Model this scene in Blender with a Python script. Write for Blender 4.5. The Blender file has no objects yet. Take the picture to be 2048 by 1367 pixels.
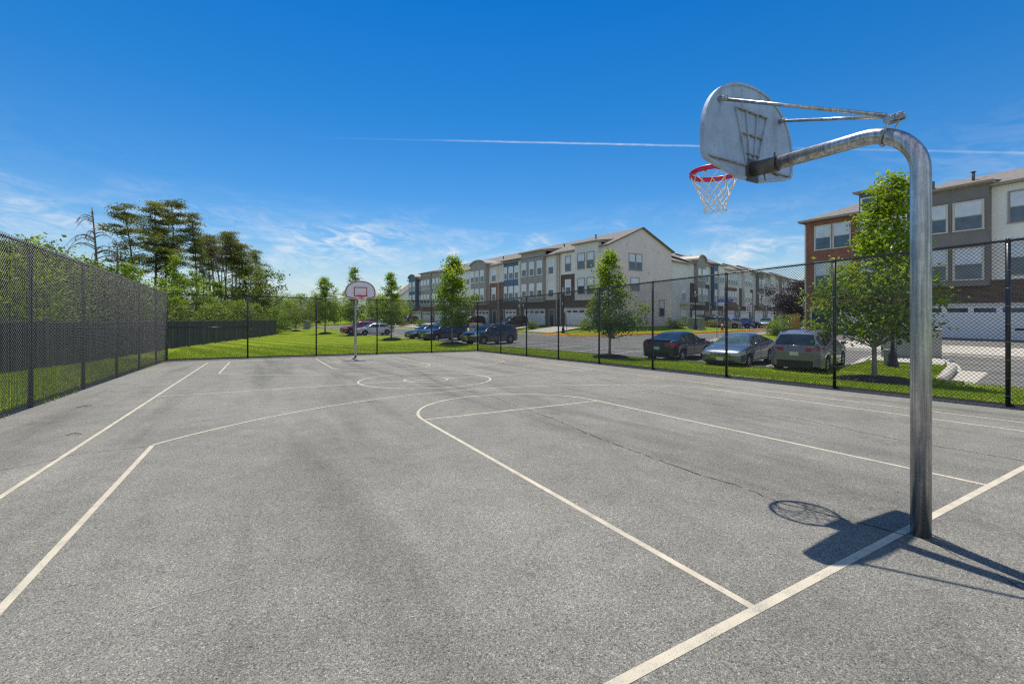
import bpy, bmesh, math, random
import numpy as np
from mathutils import Vector, Matrix
PI = math.pi
scene = bpy.context.scene
COL = scene.collection
rng = np.random.default_rng(7)
random.seed(7)

# ------------------------------------------------------------------ materials
def new_mat(name):
    m = bpy.data.materials.new(name); m.use_nodes = True
    nt = m.node_tree
    return m, nt, nt.nodes['Principled BSDF']

def N(nt, t, **kw):
    n = nt.nodes.new(t)
    for k, v in kw.items():
        if k.startswith('i_'):
            key = k[2:]
            n.inputs[int(key) if key.isdigit() else key.replace('_', ' ')].default_value = v
        else:
            setattr(n, k, v)
    return n

def math_node(nt, op, a, b=None, clamp=False):
    n = nt.nodes.new('ShaderNodeMath'); n.operation = op; n.use_clamp = clamp
    for i, v in enumerate((a, b)):
        if v is None: continue
        if isinstance(v, (int, float)): n.inputs[i].default_value = v
        else: nt.links.new(v, n.inputs[i])
    return n.outputs[0]

def mix_col(nt, fac, a, b, mode='MIX'):
    n = nt.nodes.new('ShaderNodeMix'); n.data_type = 'RGBA'; n.blend_type = mode
    for s, v in ((n.inputs[0], fac), (n.inputs[6], a), (n.inputs[7], b)):
        if isinstance(v, (int, float)): s.default_value = v
        elif isinstance(v, tuple): s.default_value = v if len(v) == 4 else (*v, 1)
        else: nt.links.new(v, s)
    return n.outputs[2]

def ramp(nt, fac, stops):
    n = nt.nodes.new('ShaderNodeValToRGB')
    el = n.color_ramp.elements
    while len(el) > 1: el.remove(el[-1])
    for i, (p, c) in enumerate(stops):
        e = el[0] if i == 0 else el.new(p)
        e.position = p
        e.color = (c, c, c, 1) if isinstance(c, (int, float)) else (*c, 1)
    nt.links.new(fac, n.inputs[0])
    return n.outputs[0]

def noise(nt, vec, scale, detail=3, rough=.55, dist=0.0):
    n = N(nt, 'ShaderNodeTexNoise', i_Scale=scale, i_Detail=detail, i_Roughness=rough, i_Distortion=dist)
    if vec is not None: nt.links.new(vec, n.inputs['Vector'])
    return n.outputs['Fac']

def objco(nt, scale=None):
    tc = nt.nodes.new('ShaderNodeTexCoord')
    o = tc.outputs['Object']
    if scale:
        mp = N(nt, 'ShaderNodeMapping'); mp.inputs['Scale'].default_value = scale
        nt.links.new(o, mp.inputs['Vector']); o = mp.outputs[0]
    return o

def bump(nt, bsdf, hgt, strength=.4, dist=.01):
    b = N(nt, 'ShaderNodeBump', i_Strength=strength, i_Distance=dist)
    nt.links.new(hgt, b.inputs['Height']); nt.links.new(b.outputs[0], bsdf.inputs['Normal'])

def plain(name, col, rough=.6, metal=0.0, var=.15, vscale=3.0, spec=.5, coat=0.0, bmp=0.0, bscale=40):
    m, nt, b = new_mat(name)
    o = objco(nt)
    f = noise(nt, o, vscale, 4)
    c = mix_col(nt, 1.0, (*col, 1), ramp(nt, f, [(.3, 1 - var), (.7, 1 + var)]), 'MULTIPLY')
    nt.links.new(c, b.inputs['Base Color'])
    b.inputs['Roughness'].default_value = rough; b.inputs['Metallic'].default_value = metal
    b.inputs['Specular IOR Level'].default_value = spec
    if coat: b.inputs['Coat Weight'].default_value = coat; b.inputs['Coat Roughness'].default_value = .05
    if bmp: bump(nt, b, noise(nt, o, bscale, 3), bmp, .01)
    return m

M = {}
def asphalt(name, base, warm=(1, .985, .955), grain=1.0, stains_and_sheen=True):
    m, nt, b = new_mat(name)
    o = objco(nt)
    g1 = noise(nt, o, 190, 2, .8)
    g2 = noise(nt, o, 62, 4, .8)
    v = N(nt, 'ShaderNodeTexVoronoi', i_Scale=150.0); nt.links.new(o, v.inputs['Vector'])
    vcol = N(nt, 'ShaderNodeSeparateColor'); nt.links.new(v.outputs['Color'], vcol.inputs[0])
    big = noise(nt, o, .35, 4, .6)
    mp = N(nt, 'ShaderNodeMapping'); mp.inputs['Scale'].default_value = (1.1, .12, 1); nt.links.new(o, mp.inputs['Vector'])
    streak = noise(nt, mp.outputs[0], .9, 4, .6, .4)
    mid = noise(nt, o, 2.6, 4, .65)
    k = ramp(nt, g1, [(.30, 1 - .85 * grain), (.5, 1.0), (.68, 1 + .6 * grain)])
    k2 = ramp(nt, g2, [(.32, 1 - .34 * grain), (.5, 1.0), (.68, 1 + .28 * grain)])
    k3 = ramp(nt, vcol.outputs[0], [(0, 1 - .55 * grain), (.18, 1 - .1 * grain), (.85, 1 + .05 * grain), (1, 1 + .7 * grain)])
    kk = math_node(nt, 'MULTIPLY', math_node(nt, 'MULTIPLY', k, k2), k3)
    if stains_and_sheen:
        s = math_node(nt, 'MULTIPLY', ramp(nt, big, [(.3, .84), (.7, 1.1)]), ramp(nt, streak, [(.30, .70), (.52, 1.02), (.75, 1.13)]))
        s = math_node(nt, 'MULTIPLY', s, ramp(nt, mid, [(.3, .88), (.7, 1.08)]))
        kk = math_node(nt, 'MULTIPLY', kk, s)
        # paving lanes laid side by side, and far-end grazing-light sheen painted into the colour
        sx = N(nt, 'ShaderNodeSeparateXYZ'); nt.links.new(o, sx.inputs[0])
        ln = N(nt, 'ShaderNodeTexWhiteNoise', noise_dimensions='1D')
        nt.links.new(math_node(nt, 'FLOOR', math_node(nt, 'DIVIDE', math_node(nt, 'ADD', sx.outputs[0], math_node(nt, 'MULTIPLY', math_node(nt, 'SUBTRACT', mid, .5), .25)), 3.2)), ln.inputs['W'])
        kk = math_node(nt, 'MULTIPLY', kk, ramp(nt, ln.outputs['Value'], [(0, .94), (1, 1.05)]))
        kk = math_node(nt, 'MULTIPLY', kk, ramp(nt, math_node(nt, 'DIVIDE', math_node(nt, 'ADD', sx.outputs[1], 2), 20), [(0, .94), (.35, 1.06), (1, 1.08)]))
        dk = noise(nt, o, 1.1, 5, .75, .8)
        kk = math_node(nt, 'MULTIPLY', kk, ramp(nt, dk, [(.28, .72), (.40, 1.0)]))
    comb = N(nt, 'ShaderNodeCombineColor')
    for i in range(3):
        nt.links.new(math_node(nt, 'MULTIPLY', kk, base * warm[i]), comb.inputs[i])
    nt.links.new(comb.outputs[0], b.inputs['Base Color'])
    b.inputs['Roughness'].default_value = .92; b.inputs['Specular IOR Level'].default_value = .25
    bump(nt, b, math_node(nt, 'ADD', g1, g2), .35, .006)
    return m
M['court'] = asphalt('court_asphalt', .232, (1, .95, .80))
M['road'] = asphalt('road_asphalt', .185, (1, .97, .87), .6)

M['edge'] = asphalt('edge_asphalt', .055, (1, 1, 1), .8, False)

def line_paint(name, col):
    m, nt, b = new_mat(name)
    o = objco(nt)
    wear = math_node(nt, 'ADD', math_node(nt, 'MULTIPLY', noise(nt, o, 190, 2, .8), .72), math_node(nt, 'MULTIPLY', noise(nt, o, 7, 3), .28))
    f = ramp(nt, wear, [(.405, 0.1), (.485, 1.0)])
    c2 = mix_col(nt, 1.0, (*col, 1), ramp(nt, noise(nt, o, 3, 3), [(.3, .86), (.7, 1.06)]), 'MULTIPLY')
    nt.links.new(mix_col(nt, f, (.27, .25, .21, 1), c2), b.inputs['Base Color'])
    b.inputs['Roughness'].default_value = .85
    bump(nt, b, noise(nt, o, 120, 2, .8), .3, .004)
    return m
M['paint'] = line_paint('court_paint', (.60, .525, .385))
M['stall'] = line_paint('stall_paint', (.72, .72, .70))
M['crack'] = plain('crack_dark', (.06, .056, .05), .95)
M['scuff'] = line_paint('chalk_scuff', (.36, .34, .29))

def lawn_mat():
    m, nt, b = new_mat('lawn_grass')
    o = objco(nt)
    fine = noise(nt, o, 28, 4, .75)
    mid = noise(nt, o, 1.3, 4, .6)
    big = noise(nt, o, .22, 3, .5)
    # mowing swaths: alternate light and dark bands running diagonally, bent a little
    mp = N(nt, 'ShaderNodeMapping'); mp.inputs['Rotation'].default_value = (0, 0, math.radians(-20)); nt.links.new(o, mp.inputs['Vector'])
    w = N(nt, 'ShaderNodeTexWave', wave_type='BANDS', bands_direction='X', i_Scale=.17, i_Distortion=3.6, i_Detail=3.0, i_Detail_Scale=.35)
    nt.links.new(mp.outputs[0], w.inputs['Vector'])
    c = mix_col(nt, ramp(nt, fine, [(.3, 0.0), (.7, 1.0)]), (.11, .165, .008, 1), (.31, .40, .028, 1))
    c = mix_col(nt, 1.0, c, ramp(nt, mid, [(.3, .78), (.72, 1.2)]), 'MULTIPLY')
    c = mix_col(nt, 1.0, c, ramp(nt, w.outputs['Fac'], [(.2, (.78, .84, .7)), (.6, (1.03, 1.02, 1.0)), (.95, (1.35, 1.22, 1.6))]), 'MULTIPLY')
    c = mix_col(nt, ramp(nt, big, [(.5, 0.0), (.75, .35)]), c, (.22, .25, .04, 1))
    dry = noise(nt, o, 5.0, 5, .7)
    c = mix_col(nt, ramp(nt, dry, [(.63, 0.0), (.74, .5)]), c, (.26, .25, .11, 1))
    nt.links.new(c, b.inputs['Base Color'])
    b.inputs['Roughness'].default_value = .95; b.inputs['Specular IOR Level'].default_value = .03
    bump(nt, b, fine, .9, .05)
    return m
M['lawn'] = lawn_mat()

def leaf_mat(name, dark, mid, light, transl=.35):
    m, nt, b = new_mat(name)
    at = N(nt, 'ShaderNodeAttribute', attribute_name='tint')
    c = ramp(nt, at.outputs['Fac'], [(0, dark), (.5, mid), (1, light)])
    nt.links.new(c, b.inputs['Base Color'])
    b.inputs['Roughness'].default_value = .5; b.inputs['Specular IOR Level'].default_value = .35
    tr = N(nt, 'ShaderNodeBsdfTranslucent')
    nt.links.new(mix_col(nt, 1.0, c, (1.15, 1.25, .45, 1), 'MULTIPLY'), tr.inputs['Color'])
    ms = N(nt, 'ShaderNodeMixShader'); ms.inputs[0].default_value = transl
    nt.links.new(b.outputs[0], ms.inputs[1]); nt.links.new(tr.outputs[0], ms.inputs[2])
    nt.links.new(ms.outputs[0], nt.nodes['Material Output'].inputs['Surface'])
    return m
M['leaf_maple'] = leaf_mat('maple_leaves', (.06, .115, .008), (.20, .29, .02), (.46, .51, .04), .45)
M['leaf_oak'] = leaf_mat('oak_leaves', (.06, .095, .016), (.15, .20, .036), (.32, .35, .08), .42)
M['leaf_shade'] = leaf_mat('shaded_leaves', (.03, .055, .01), (.08, .125, .02), (.22, .26, .04), .35)
M['leaf_bright'] = leaf_mat('bright_leaves', (.06, .11, .01), (.17, .26, .018), (.36, .43, .045), .42)
M['leaf_pine'] = leaf_mat('pine_needles', (.06, .07, .02), (.17, .18, .042), (.34, .33, .085), .42)
M['leaf_pine_brown'] = leaf_mat('dry_pine_needles', (.06, .065, .026), (.17, .17, .06), (.30, .30, .12), .42)
M['leaf_purple'] = leaf_mat('purple_leaves', (.018, .010, .014), (.05, .028, .034), (.13, .085, .09), .2)
M['leaf_straw'] = leaf_mat('straw_grass', (.09, .09, .03), (.2, .19, .08), (.36, .32, .17), .25)
M['blade'] = leaf_mat('grass_blades', (.13, .19, .012), (.29, .37, .03), (.46, .52, .08), .35)
M['bark'] = plain('grey_bark', (.26, .235, .20), .9, var=.35, vscale=9, bmp=.6, bscale=30)
M['bark_pine'] = plain('pine_bark', (.105, .08, .062), .9, var=.35, vscale=5, bmp=.6, bscale=14)
M['bark_dead'] = plain('dead_bark', (.20, .155, .13), .9, var=.3, vscale=5)
M['mulch'] = plain('dark_mulch', (.045, .032, .022), .95, var=.6, vscale=22, bmp=1.0, bscale=35)
M['concrete'] = plain('pale_concrete', (.50, .46, .38), .85, var=.14, vscale=4, bmp=.2, bscale=60)
M['kerb_yellow'] = plain('kerb_yellow_paint', (.85, .32, .015), .75, var=.25, vscale=5)
M['black_vinyl'] = plain('black_vinyl', (.016, .016, .018), .30, var=.2, vscale=20, spec=.55)
M['wire'] = plain('black_wire', (.028, .028, .030), .32, var=.2, vscale=20, spec=.8)
M['black_paint'] = plain('black_paint', (.012, .012, .013), .35, var=.2)
M['red_rim'] = plain('red_enamel', (.66, .016, .032), .35, var=.12, vscale=9)
M['rope'] = plain('net_cord', (.86, .83, .76), .9, var=.2, vscale=20)
M['white_enamel'] = plain('white_enamel', (.72, .74, .78), .35, var=.05)
M['board_red'] = plain('faded_red_paint', (.42, .075, .07), .55, var=.2, vscale=12)
M['white_trim'] = plain('white_trim', (.84, .83, .80), .5, var=.04)
M['beige_trim'] = plain('beige_trim', (.62, .57, .50), .6, var=.05)
M['gutter'] = plain('tan_gutter', (.34, .29, .24), .5, var=.06)
M['garage'] = plain('garage_white', (.80, .80, .80), .45, var=.04)
M['dark_door'] = plain('dark_door', (.03, .03, .035), .45)
M['navy_door'] = plain('navy_door', (.02, .035, .07), .4)
M['chrome'] = plain('chrome', (.7, .7, .72), .12, 1.0, var=.05)
M['tyre'] = plain('tyre_rubber', (.02, .02, .02), .8)
M['rim'] = plain('alloy_rim', (.5, .5, .52), .3, .9, var=.1)
M['dark_plastic'] = plain('dark_plastic', (.015, .015, .017), .55)
M['tail_red'] = plain('tail_lamp_red', (.42, .012, .015), .12, var=.2, coat=1.0)
M['lamp_clear'] = plain('lamp_clear', (.6, .6, .58), .1, var=.2, coat=1.0)
M['amber'] = plain('lamp_amber', (.7, .2, .04), .2)
M['plate'] = plain('plate_white', (.62, .68, .72), .5)
M['plate_ink'] = plain('plate_ink', (.02, .03, .10), .6)
M['util_green'] = plain('utility_green', (.22, .27, .22), .55, var=.08)
M['util_beige'] = plain('utility_beige', (.42, .40, .35), .6, var=.06)
M['hydrant'] = plain('hydrant_red', (.5, .02, .03), .4)
M['sign_white'] = plain('sign_white', (.78, .78, .80), .4, var=.03)
M['sign_blue'] = plain('sign_blue', (.03, .05, .42), .4, var=.03)
M['sign_ink'] = plain('sign_ink', (.05, .03, .16), .5)
M['lantern_glass'] = plain('lantern_glass', (.55, .52, .45), .3)
M['wood_orange'] = plain('orange_wood', (.42, .14, .045), .7, var=.2, vscale=4)
M['vent_white'] = plain('vent_white', (.6, .58, .55), .6)
M['soil'] = plain('bare_soil', (.20, .165, .115), .95, var=.3, vscale=6, bmp=.6, bscale=30)

def galv():
    m, nt, b = new_mat('galvanised_steel')
    o2 = objco(nt)
    s = noise(nt, objco(nt, (30, 30, .7)), 1.6, 5, .75)
    s2 = noise(nt, objco(nt, (9, 9, .5)), 1.3, 4, .7)
    blot = noise(nt, o2, 6, 5, .75)
    sp = noise(nt, o2, 70, 3, .7)
    c = ramp(nt, s, [(.28, (.20, .215, .235)), (.46, (.42, .43, .44)), (.60, (.62, .62, .61)), (.74, (.80, .79, .76))])
    c = mix_col(nt, 1.0, c, ramp(nt, s2, [(.3, .72), (.55, 1.05), (.75, 1.25)]), 'MULTIPLY')
    c = mix_col(nt, 1.0, c, ramp(nt, blot, [(.3, .72), (.55, 1.0), (.75, 1.15)]), 'MULTIPLY')
    c = mix_col(nt, 1.0, c, ramp(nt, sp, [(.3, .88), (.7, 1.1)]), 'MULTIPLY')
    rust = noise(nt, o2, 3.1, 5, .8)
    c = mix_col(nt, ramp(nt, rust, [(.66, 0.0), (.78, .35)]), c, (.22, .13, .07, 1))
    nt.links.new(c, b.inputs['Base Color'])
    b.inputs['Metallic'].default_value = .9
    nt.links.new(ramp(nt, blot, [(.3, .42), (.7, .26)]), b.inputs['Roughness'])
    bump(nt, b, sp, .06, .003)
    return m
M['galv'] = galv()
M['steel_dark'] = plain('weathered_steel', (.13, .125, .12), .5, .5, var=.35, vscale=12)

M['rusty'] = plain('rusty_rib', (.30, .27, .245), .8, var=.5, vscale=16)
def board_back():
    m, nt, b = new_mat('weathered_board')
    o = objco(nt)
    st = noise(nt, objco(nt, (7, 1, .8)), 1.7, 5, .75)
    c = mix_col(nt, ramp(nt, st, [(.52, 0.0), (.76, .7)]), (.40, .51, .70, 1), (.22, .22, .215, 1))
    c = mix_col(nt, 1.0, c, ramp(nt, noise(nt, o, 6, 4), [(.3, .82), (.7, 1.08)]), 'MULTIPLY')
    sp = noise(nt, o, 38, 2)
    c = mix_col(nt, ramp(nt, sp, [(.70, 0.0), (.76, .7)]), c, (.13, .11, .09, 1))
    nt.links.new(c, b.inputs['Base Color']); b.inputs['Roughness'].default_value = .55
    return m
M['board'] = board_back()

def wallvec(nt):
    o = objco(nt)
    sep = N(nt, 'ShaderNodeSeparateXYZ'); nt.links.new(o, sep.inputs[0])
    cb = N(nt, 'ShaderNodeCombineXYZ')
    nt.links.new(math_node(nt, 'ADD', sep.outputs[0], sep.outputs[1]), cb.inputs[0]); nt.links.new(sep.outputs[2], cb.inputs[1])
    return o, cb.outputs[0], sep
def brick(name, c1, c2, mortar):
    m, nt, b = new_mat(name)
    o, v, sep = wallvec(nt)
    t = N(nt, 'ShaderNodeTexBrick', i_Scale=1.0, i_Mortar_Size=.011, i_Brick_Width=.235, i_Row_Height=.078, i_Bias=0.0)
    t.inputs['Color1'].default_value = (*c1, 1); t.inputs['Color2'].default_value = (*c2, 1); t.inputs['Mortar'].default_value = (*mortar, 1)
    nt.links.new(v, t.inputs['Vector'])
    c = mix_col(nt, 1.0, t.outputs['Color'], ramp(nt, noise(nt, o, 1.1, 5, .7), [(.3, .75), (.7, 1.25)]), 'MULTIPLY')
    nt.links.new(c, b.inputs['Base Color']); b.inputs['Roughness'].default_value = .88
    bump(nt, b, t.outputs['Fac'], -.5, .006)
    return m
M['brick_red'] = brick('red_brick', (.31, .075, .043), (.19, .047, .032), (.30, .235, .185))
M['brick_brown'] = brick('brown_brick', (.115, .07, .05), (.058, .039, .032), (.21, .17, .135))
M['brick_mixed'] = brick('mixed_brick', (.23, .095, .06), (.12, .06, .043), (.29, .235, .18))
def siding(name, col, pitch=.115):
    m, nt, b = new_mat(name)
    o, v, sep = wallvec(nt)
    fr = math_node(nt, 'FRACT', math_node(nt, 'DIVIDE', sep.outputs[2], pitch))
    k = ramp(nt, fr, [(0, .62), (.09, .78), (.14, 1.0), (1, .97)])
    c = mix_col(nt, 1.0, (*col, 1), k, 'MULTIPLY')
    c = mix_col(nt, 1.0, c, ramp(nt, noise(nt, o, .8, 4), [(.3, .93), (.7, 1.05)]), 'MULTIPLY')
    nt.links.new(c, b.inputs['Base Color']); b.inputs['Roughness'].default_value = .6
    bump(nt, b, fr, .6, .02)
    return m
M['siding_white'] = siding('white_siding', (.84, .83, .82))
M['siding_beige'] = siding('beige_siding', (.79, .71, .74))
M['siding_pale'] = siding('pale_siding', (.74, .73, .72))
M['panel_grey'] = plain('grey_panel', (.33, .32, .31), .65, var=.07, vscale=1.5)
M['panel_dark'] = plain('charcoal_panel', (.21, .195, .19), .65, var=.07, vscale=1.5)
M['panel_blue'] = plain('blue_panel', (.085, .16, .27), .6, var=.08, vscale=1.5)
M['panel_slate'] = plain('slate_blue_panel', (.11, .155, .19), .6, var=.08, vscale=1.5)
M['panel_cream'] = plain('cream_panel', (.70, .68, .66), .6, var=.05, vscale=1.5)
def shingle():
    m, nt, b = new_mat('brown_shingles')
    o, v, sep = wallvec(nt)
    sc = N(nt, 'ShaderNodeCombineXYZ'); 
    nt.links.new(sep.outputs[0], sc.inputs[0]); nt.links.new(math_node(nt, 'MULTIPLY', sep.outputs[1], 1.0), sc.inputs[1])
    t = N(nt, 'ShaderNodeTexBrick', i_Scale=1.0, i_Mortar_Size=.008, i_Brick_Width=.3, i_Row_Height=.14)
    t.inputs['Color1'].default_value = (.19, .168, .148, 1); t.inputs['Color2'].default_value = (.265, .238, .21, 1); t.inputs['Mortar'].default_value = (.09, .075, .062, 1)
    nt.links.new(sc.outputs[0], t.inputs['Vector'])
    c = mix_col(nt, 1.0, t.outputs['Color'], ramp(nt, noise(nt, o, 5, 4, .7), [(.3, .75), (.7, 1.25)]), 'MULTIPLY')
    nt.links.new(c, b.inputs['Base Color']); b.inputs['Roughness'].default_value = .95
    return m
M['shingle'] = shingle()
def glass(name, col, rough=.06, spec=1.0, var=.5):
    m, nt, b = new_mat(name)
    o = objco(nt)
    c = mix_col(nt, 1.0, (*col, 1), ramp(nt, noise(nt, o, 1.6, 3), [(.3, 1 - var), (.7, 1 + var)]), 'MULTIPLY')
    nt.links.new(c, b.inputs['Base Color']); b.inputs['Roughness'].default_value = rough
    b.inputs['Specular IOR Level'].default_value = spec
    return m
M['glass_dark'] = glass('window_glass_dark', (.045, .075, .11))
M['glass_blind_reflect'] = glass('window_glass_blind_reflect', (.60, .66, .74), .12, .8, .10)  # pale blinds, with a white-blue sky reflection painted into the base colour
M['car_glass'] = glass('car_glass', (.02, .03, .035), .03, 1.0)
M['car_glass_clear'] = glass('windscreen_glass', (.10, .15, .17), .04, 1.0, .6)
def fence_wood():
    m, nt, b = new_mat('stained_fence_boards')
    o, v, sep = wallvec(nt)
    fr = math_node(nt, 'FRACT', math_node(nt, 'DIVIDE', sep.outputs[0], .145))
    k = ramp(nt, fr, [(0, .25), (.07, .3), (.1, 1.0), (1, .92)])
    idn = N(nt, 'ShaderNodeTexWhiteNoise', noise_dimensions='1D')
    nt.links.new(math_node(nt, 'FLOOR', math_node(nt, 'DIVIDE', sep.outputs[0], .145)), idn.inputs['W'])
    k2 = ramp(nt, idn.outputs['Value'], [(0, .65), (1, 1.35)])
    g = noise(nt, objco(nt, (20, 20, 1)), 1.5, 4)
    c = mix_col(nt, 1.0, (.085, .082, .088, 1), k, 'MULTIPLY'); c = mix_col(nt, 1.0, c, k2, 'MULTIPLY')
    c = mix_col(nt, 1.0, c, ramp(nt, g, [(.3, .75), (.7, 1.2)]), 'MULTIPLY')
    nt.links.new(c, b.inputs['Base Color']); b.inputs['Roughness'].default_value = .85
    return m
M['fence_wood'] = fence_wood()
M['fence_post'] = plain('weathered_wood', (.17, .15, .13), .85, var=.25, vscale=5)
M['fence_tan'] = plain('tan_fence', (.30, .27, .22), .85, var=.2, vscale=6)

def carpaint(name, col, metal=.5, rough=.32):
    m, nt, b = new_mat(name)
    b.inputs['Base Color'].default_value = (*col, 1)
    o = objco(nt)
    nt.links.new(mix_col(nt, 1.0, (*col, 1), ramp(nt, noise(nt, o, 1.7, 3), [(.3, .9), (.7, 1.1)]), 'MULTIPLY'), b.inputs['Base Color'])
    b.inputs['Metallic'].default_value = metal; b.inputs['Roughness'].default_value = rough
    b.inputs['Coat Weight'].default_value = 1.0; b.inputs['Coat Roughness'].default_value = .04
    return m
for k, c, mt in (('navy_black', (.012, .016, .035), .3), ('steel_blue', (.17, .20, .25), .7), ('gunmetal', (.20, .195, .25), .3), ('dark_blue', (.018, .03, .085), .4),
              ('slate_purple', (.085, .085, .11), .7), ('silver', (.52, .52, .54), .6), ('red', (.35, .015, .025), .3), ('black', (.012, .012, .013), .2), ('maroon', (.06, .014, .018), .3),
              ('bright_blue', (.02, .05, .42), .3), ('dark_grey', (.05, .052, .055), .5), ('white', (.7, .7, .7), .0), ('light_grey', (.36, .37, .38), .6), ('tan_grey', (.27, .25, .22), .5)):
    M['car_' + k] = carpaint('car_paint_' + k, c, mt)
SKY_SAT, SKY_VAL, SKY_HUE, SKY_STR, SUN_E = 1.15, 1.0, .5, .105, 4.9
SKY_RAMP = [(0, (.9, .95, 1.0)), (.12, (.55, .92, 1.15)), (.2, (.40, .88, 1.18)), (.35, (.17, .82, 1.2)), (.55, (.02, .70, 1.2)), (1.0, (.02, .6, 1.0))]
HAZE_C = (5.6, 6.9, 7.8); CLOUD_C = (9.0, 9.0, 8.9); BACK_FILL_C = (6.2, 6.5, 7.4)
CONTRAIL = dict(n=(.15928, .32210, -.93321), a0=.03, a1=1.39)
# ------------------------------------------------------------------ object helpers
def tag(o, label=None, cat=None, group=None, kind=None):
    if label: o['label'] = label
    if cat: o['category'] = cat
    if group: o['group'] = group
    if kind: o['kind'] = kind
    return o
def empty(name, loc=(0, 0, 0), rz=0.0, label=None, cat=None, group=None):
    o = bpy.data.objects.new(name, None); COL.objects.link(o)
    o.location = loc; o.rotation_euler = (0, 0, rz); o.empty_display_size = .2
    return tag(o, label, cat, group)

class MB:
    """collects shapes and builds ONE mesh object"""
    def __init__(s): s.v = []; s.f = []; s.m = []; s.sm = []
    def add(s, vs, fs, mi=0, smooth=False):
        b = len(s.v); s.v += [tuple(p) for p in vs]
        for f in fs: s.f.append(tuple(b + i for i in f)); s.m.append(mi); s.sm.append(smooth)
        return s
    def box(s, x0, x1, y0, y1, z0, z1, mi=0, mat=None):
        vs = [(x0, y0, z0), (x1, y0, z0), (x1, y1, z0), (x0, y1, z0), (x0, y0, z1), (x1, y0, z1), (x1, y1, z1), (x0, y1, z1)]
        if mat is not None: vs = [mat @ Vector(p) for p in vs]
        return s.add(vs, [(3, 2, 1, 0), (4, 5, 6, 7), (0, 1, 5, 4), (1, 2, 6, 5), (2, 3, 7, 6), (3, 0, 4, 7)], mi)
    def prism(s, poly, axis, a, b, mi=0, mat=None):
        """poly: list of 2d points in the plane perpendicular to axis ('x': (y,z), 'y': (x,z), 'z': (x,y))"""
        def P(p, t):
            return {'x': (t, p[0], p[1]), 'y': (p[0], t, p[1]), 'z': (p[0], p[1], t)}[axis]
        n = len(poly); vs = [P(p, a) for p in poly] + [P(p, b) for p in poly]
        if mat is not None: vs = [mat @ Vector(p) for p in vs]
        fs = [tuple(range(n))[::-1], tuple(range(n, 2 * n))] + [(i, (i + 1) % n, n + (i + 1) % n, n + i) for i in range(n)]
        return s.add(vs, fs, mi)
    def tube(s, pts, r, n=8, mi=0, caps=True, smooth=True):
        pts = [Vector(p) for p in pts]; rr = r if isinstance(r, (list, tuple)) else [r] * len(pts)
        vs = []; up = None
        for i, p in enumerate(pts):
            t = (pts[min(i + 1, len(pts) - 1)] - pts[max(i - 1, 0)])
            t = t.normalized() if t.length > 1e-9 else Vector((0, 0, 1))
            if up is None:
                up = Vector((0, 0, 1)).cross(t)
                if up.length < 1e-3: up = Vector((1, 0, 0))
                up.normalize()
            up = (up - t * up.dot(t)); up.normalize(); w = t.cross(up)
            for k in range(n):
                a = 2 * PI * k / n
                vs.append(p + (up * math.cos(a) + w * math.sin(a)) * rr[i])
        fs = []
        for i in range(len(pts) - 1):
            for k in range(n):
                fs.append((i * n + k, i * n + (k + 1) % n, (i + 1) * n + (k + 1) % n, (i + 1) * n + k))
        s.add(vs, fs, mi, smooth)
        if caps:
            b = len(s.v) - len(vs); e = b + (len(pts) - 1) * n
            s.f.append(tuple(b + k for k in range(n))[::-1]); s.m.append(mi); s.sm.append(False)
            s.f.append(tuple(e + k for k in range(n))); s.m.append(mi); s.sm.append(False)
        return s
    def ring(s, c, R, r, axis='z', n=32, k=8, mi=0):
        vs = []; fs = []
        for i in range(n):
            a = 2 * PI * i / n
            for j in range(k):
                b = 2 * PI * j / k; q = R + r * math.cos(b); h_ = r * math.sin(b)
                p = {'z': (q * math.cos(a), q * math.sin(a), h_), 'y': (q * math.cos(a), h_, q * math.sin(a)), 'x': (h_, q * math.cos(a), q * math.sin(a))}[axis]
                vs.append((c[0] + p[0], c[1] + p[1], c[2] + p[2]))
        for i in range(n):
            for j in range(k):
                fs.append((i * k + j, ((i + 1) % n) * k + j, ((i + 1) % n) * k + (j + 1) % k, i * k + (j + 1) % k))
        return s.add(vs, fs, mi, True)
    def lathe(s, prof, n=16, axis='z', c=(0, 0, 0), mi=0, smooth=True):
        vs = []; fs = []
        for r, t in prof:
            for k in range(n):
                a = 2 * PI * k / n; x, y = r * math.cos(a), r * math.sin(a)
                p = (x, y, t) if axis == 'z' else ((x, t, y) if axis == 'y' else (t, x, y))
                vs.append((c[0] + p[0], c[1] + p[1], c[2] + p[2]))
        for i in range(len(prof) - 1):
            for k in range(n):
                fs.append((i * n + k, i * n + (k + 1) % n, (i + 1) * n + (k + 1) % n, (i + 1) * n + k))
        return s.add(vs, fs, mi, smooth)
    def build(s, name, mats, parent=None, bevel=0.0, sharp=None, fixn=False):
        me = bpy.data.meshes.new(name); me.from_pydata(s.v, [], s.f)
        mats = mats if isinstance(mats, (list, tuple)) else [mats]
        for m in mats: me.materials.append(m)
        if len(mats) > 1: me.polygons.foreach_set('material_index', s.m)
        me.polygons.foreach_set('use_smooth', s.sm)
        if fixn:
            bm = bmesh.new(); bm.from_mesh(me); bmesh.ops.recalc_face_normals(bm, faces=bm.faces); bm.to_mesh(me); bm.free()
        me.update()
        if sharp: me.set_sharp_from_angle(angle=math.radians(sharp))
        o = bpy.data.objects.new(name, me); COL.objects.link(o); o.parent = parent
        if bevel:
            md = o.modifiers.new('bevel', 'BEVEL'); md.width = bevel; md.segments = 2; md.limit_method = 'ANGLE'
        return o

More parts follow.
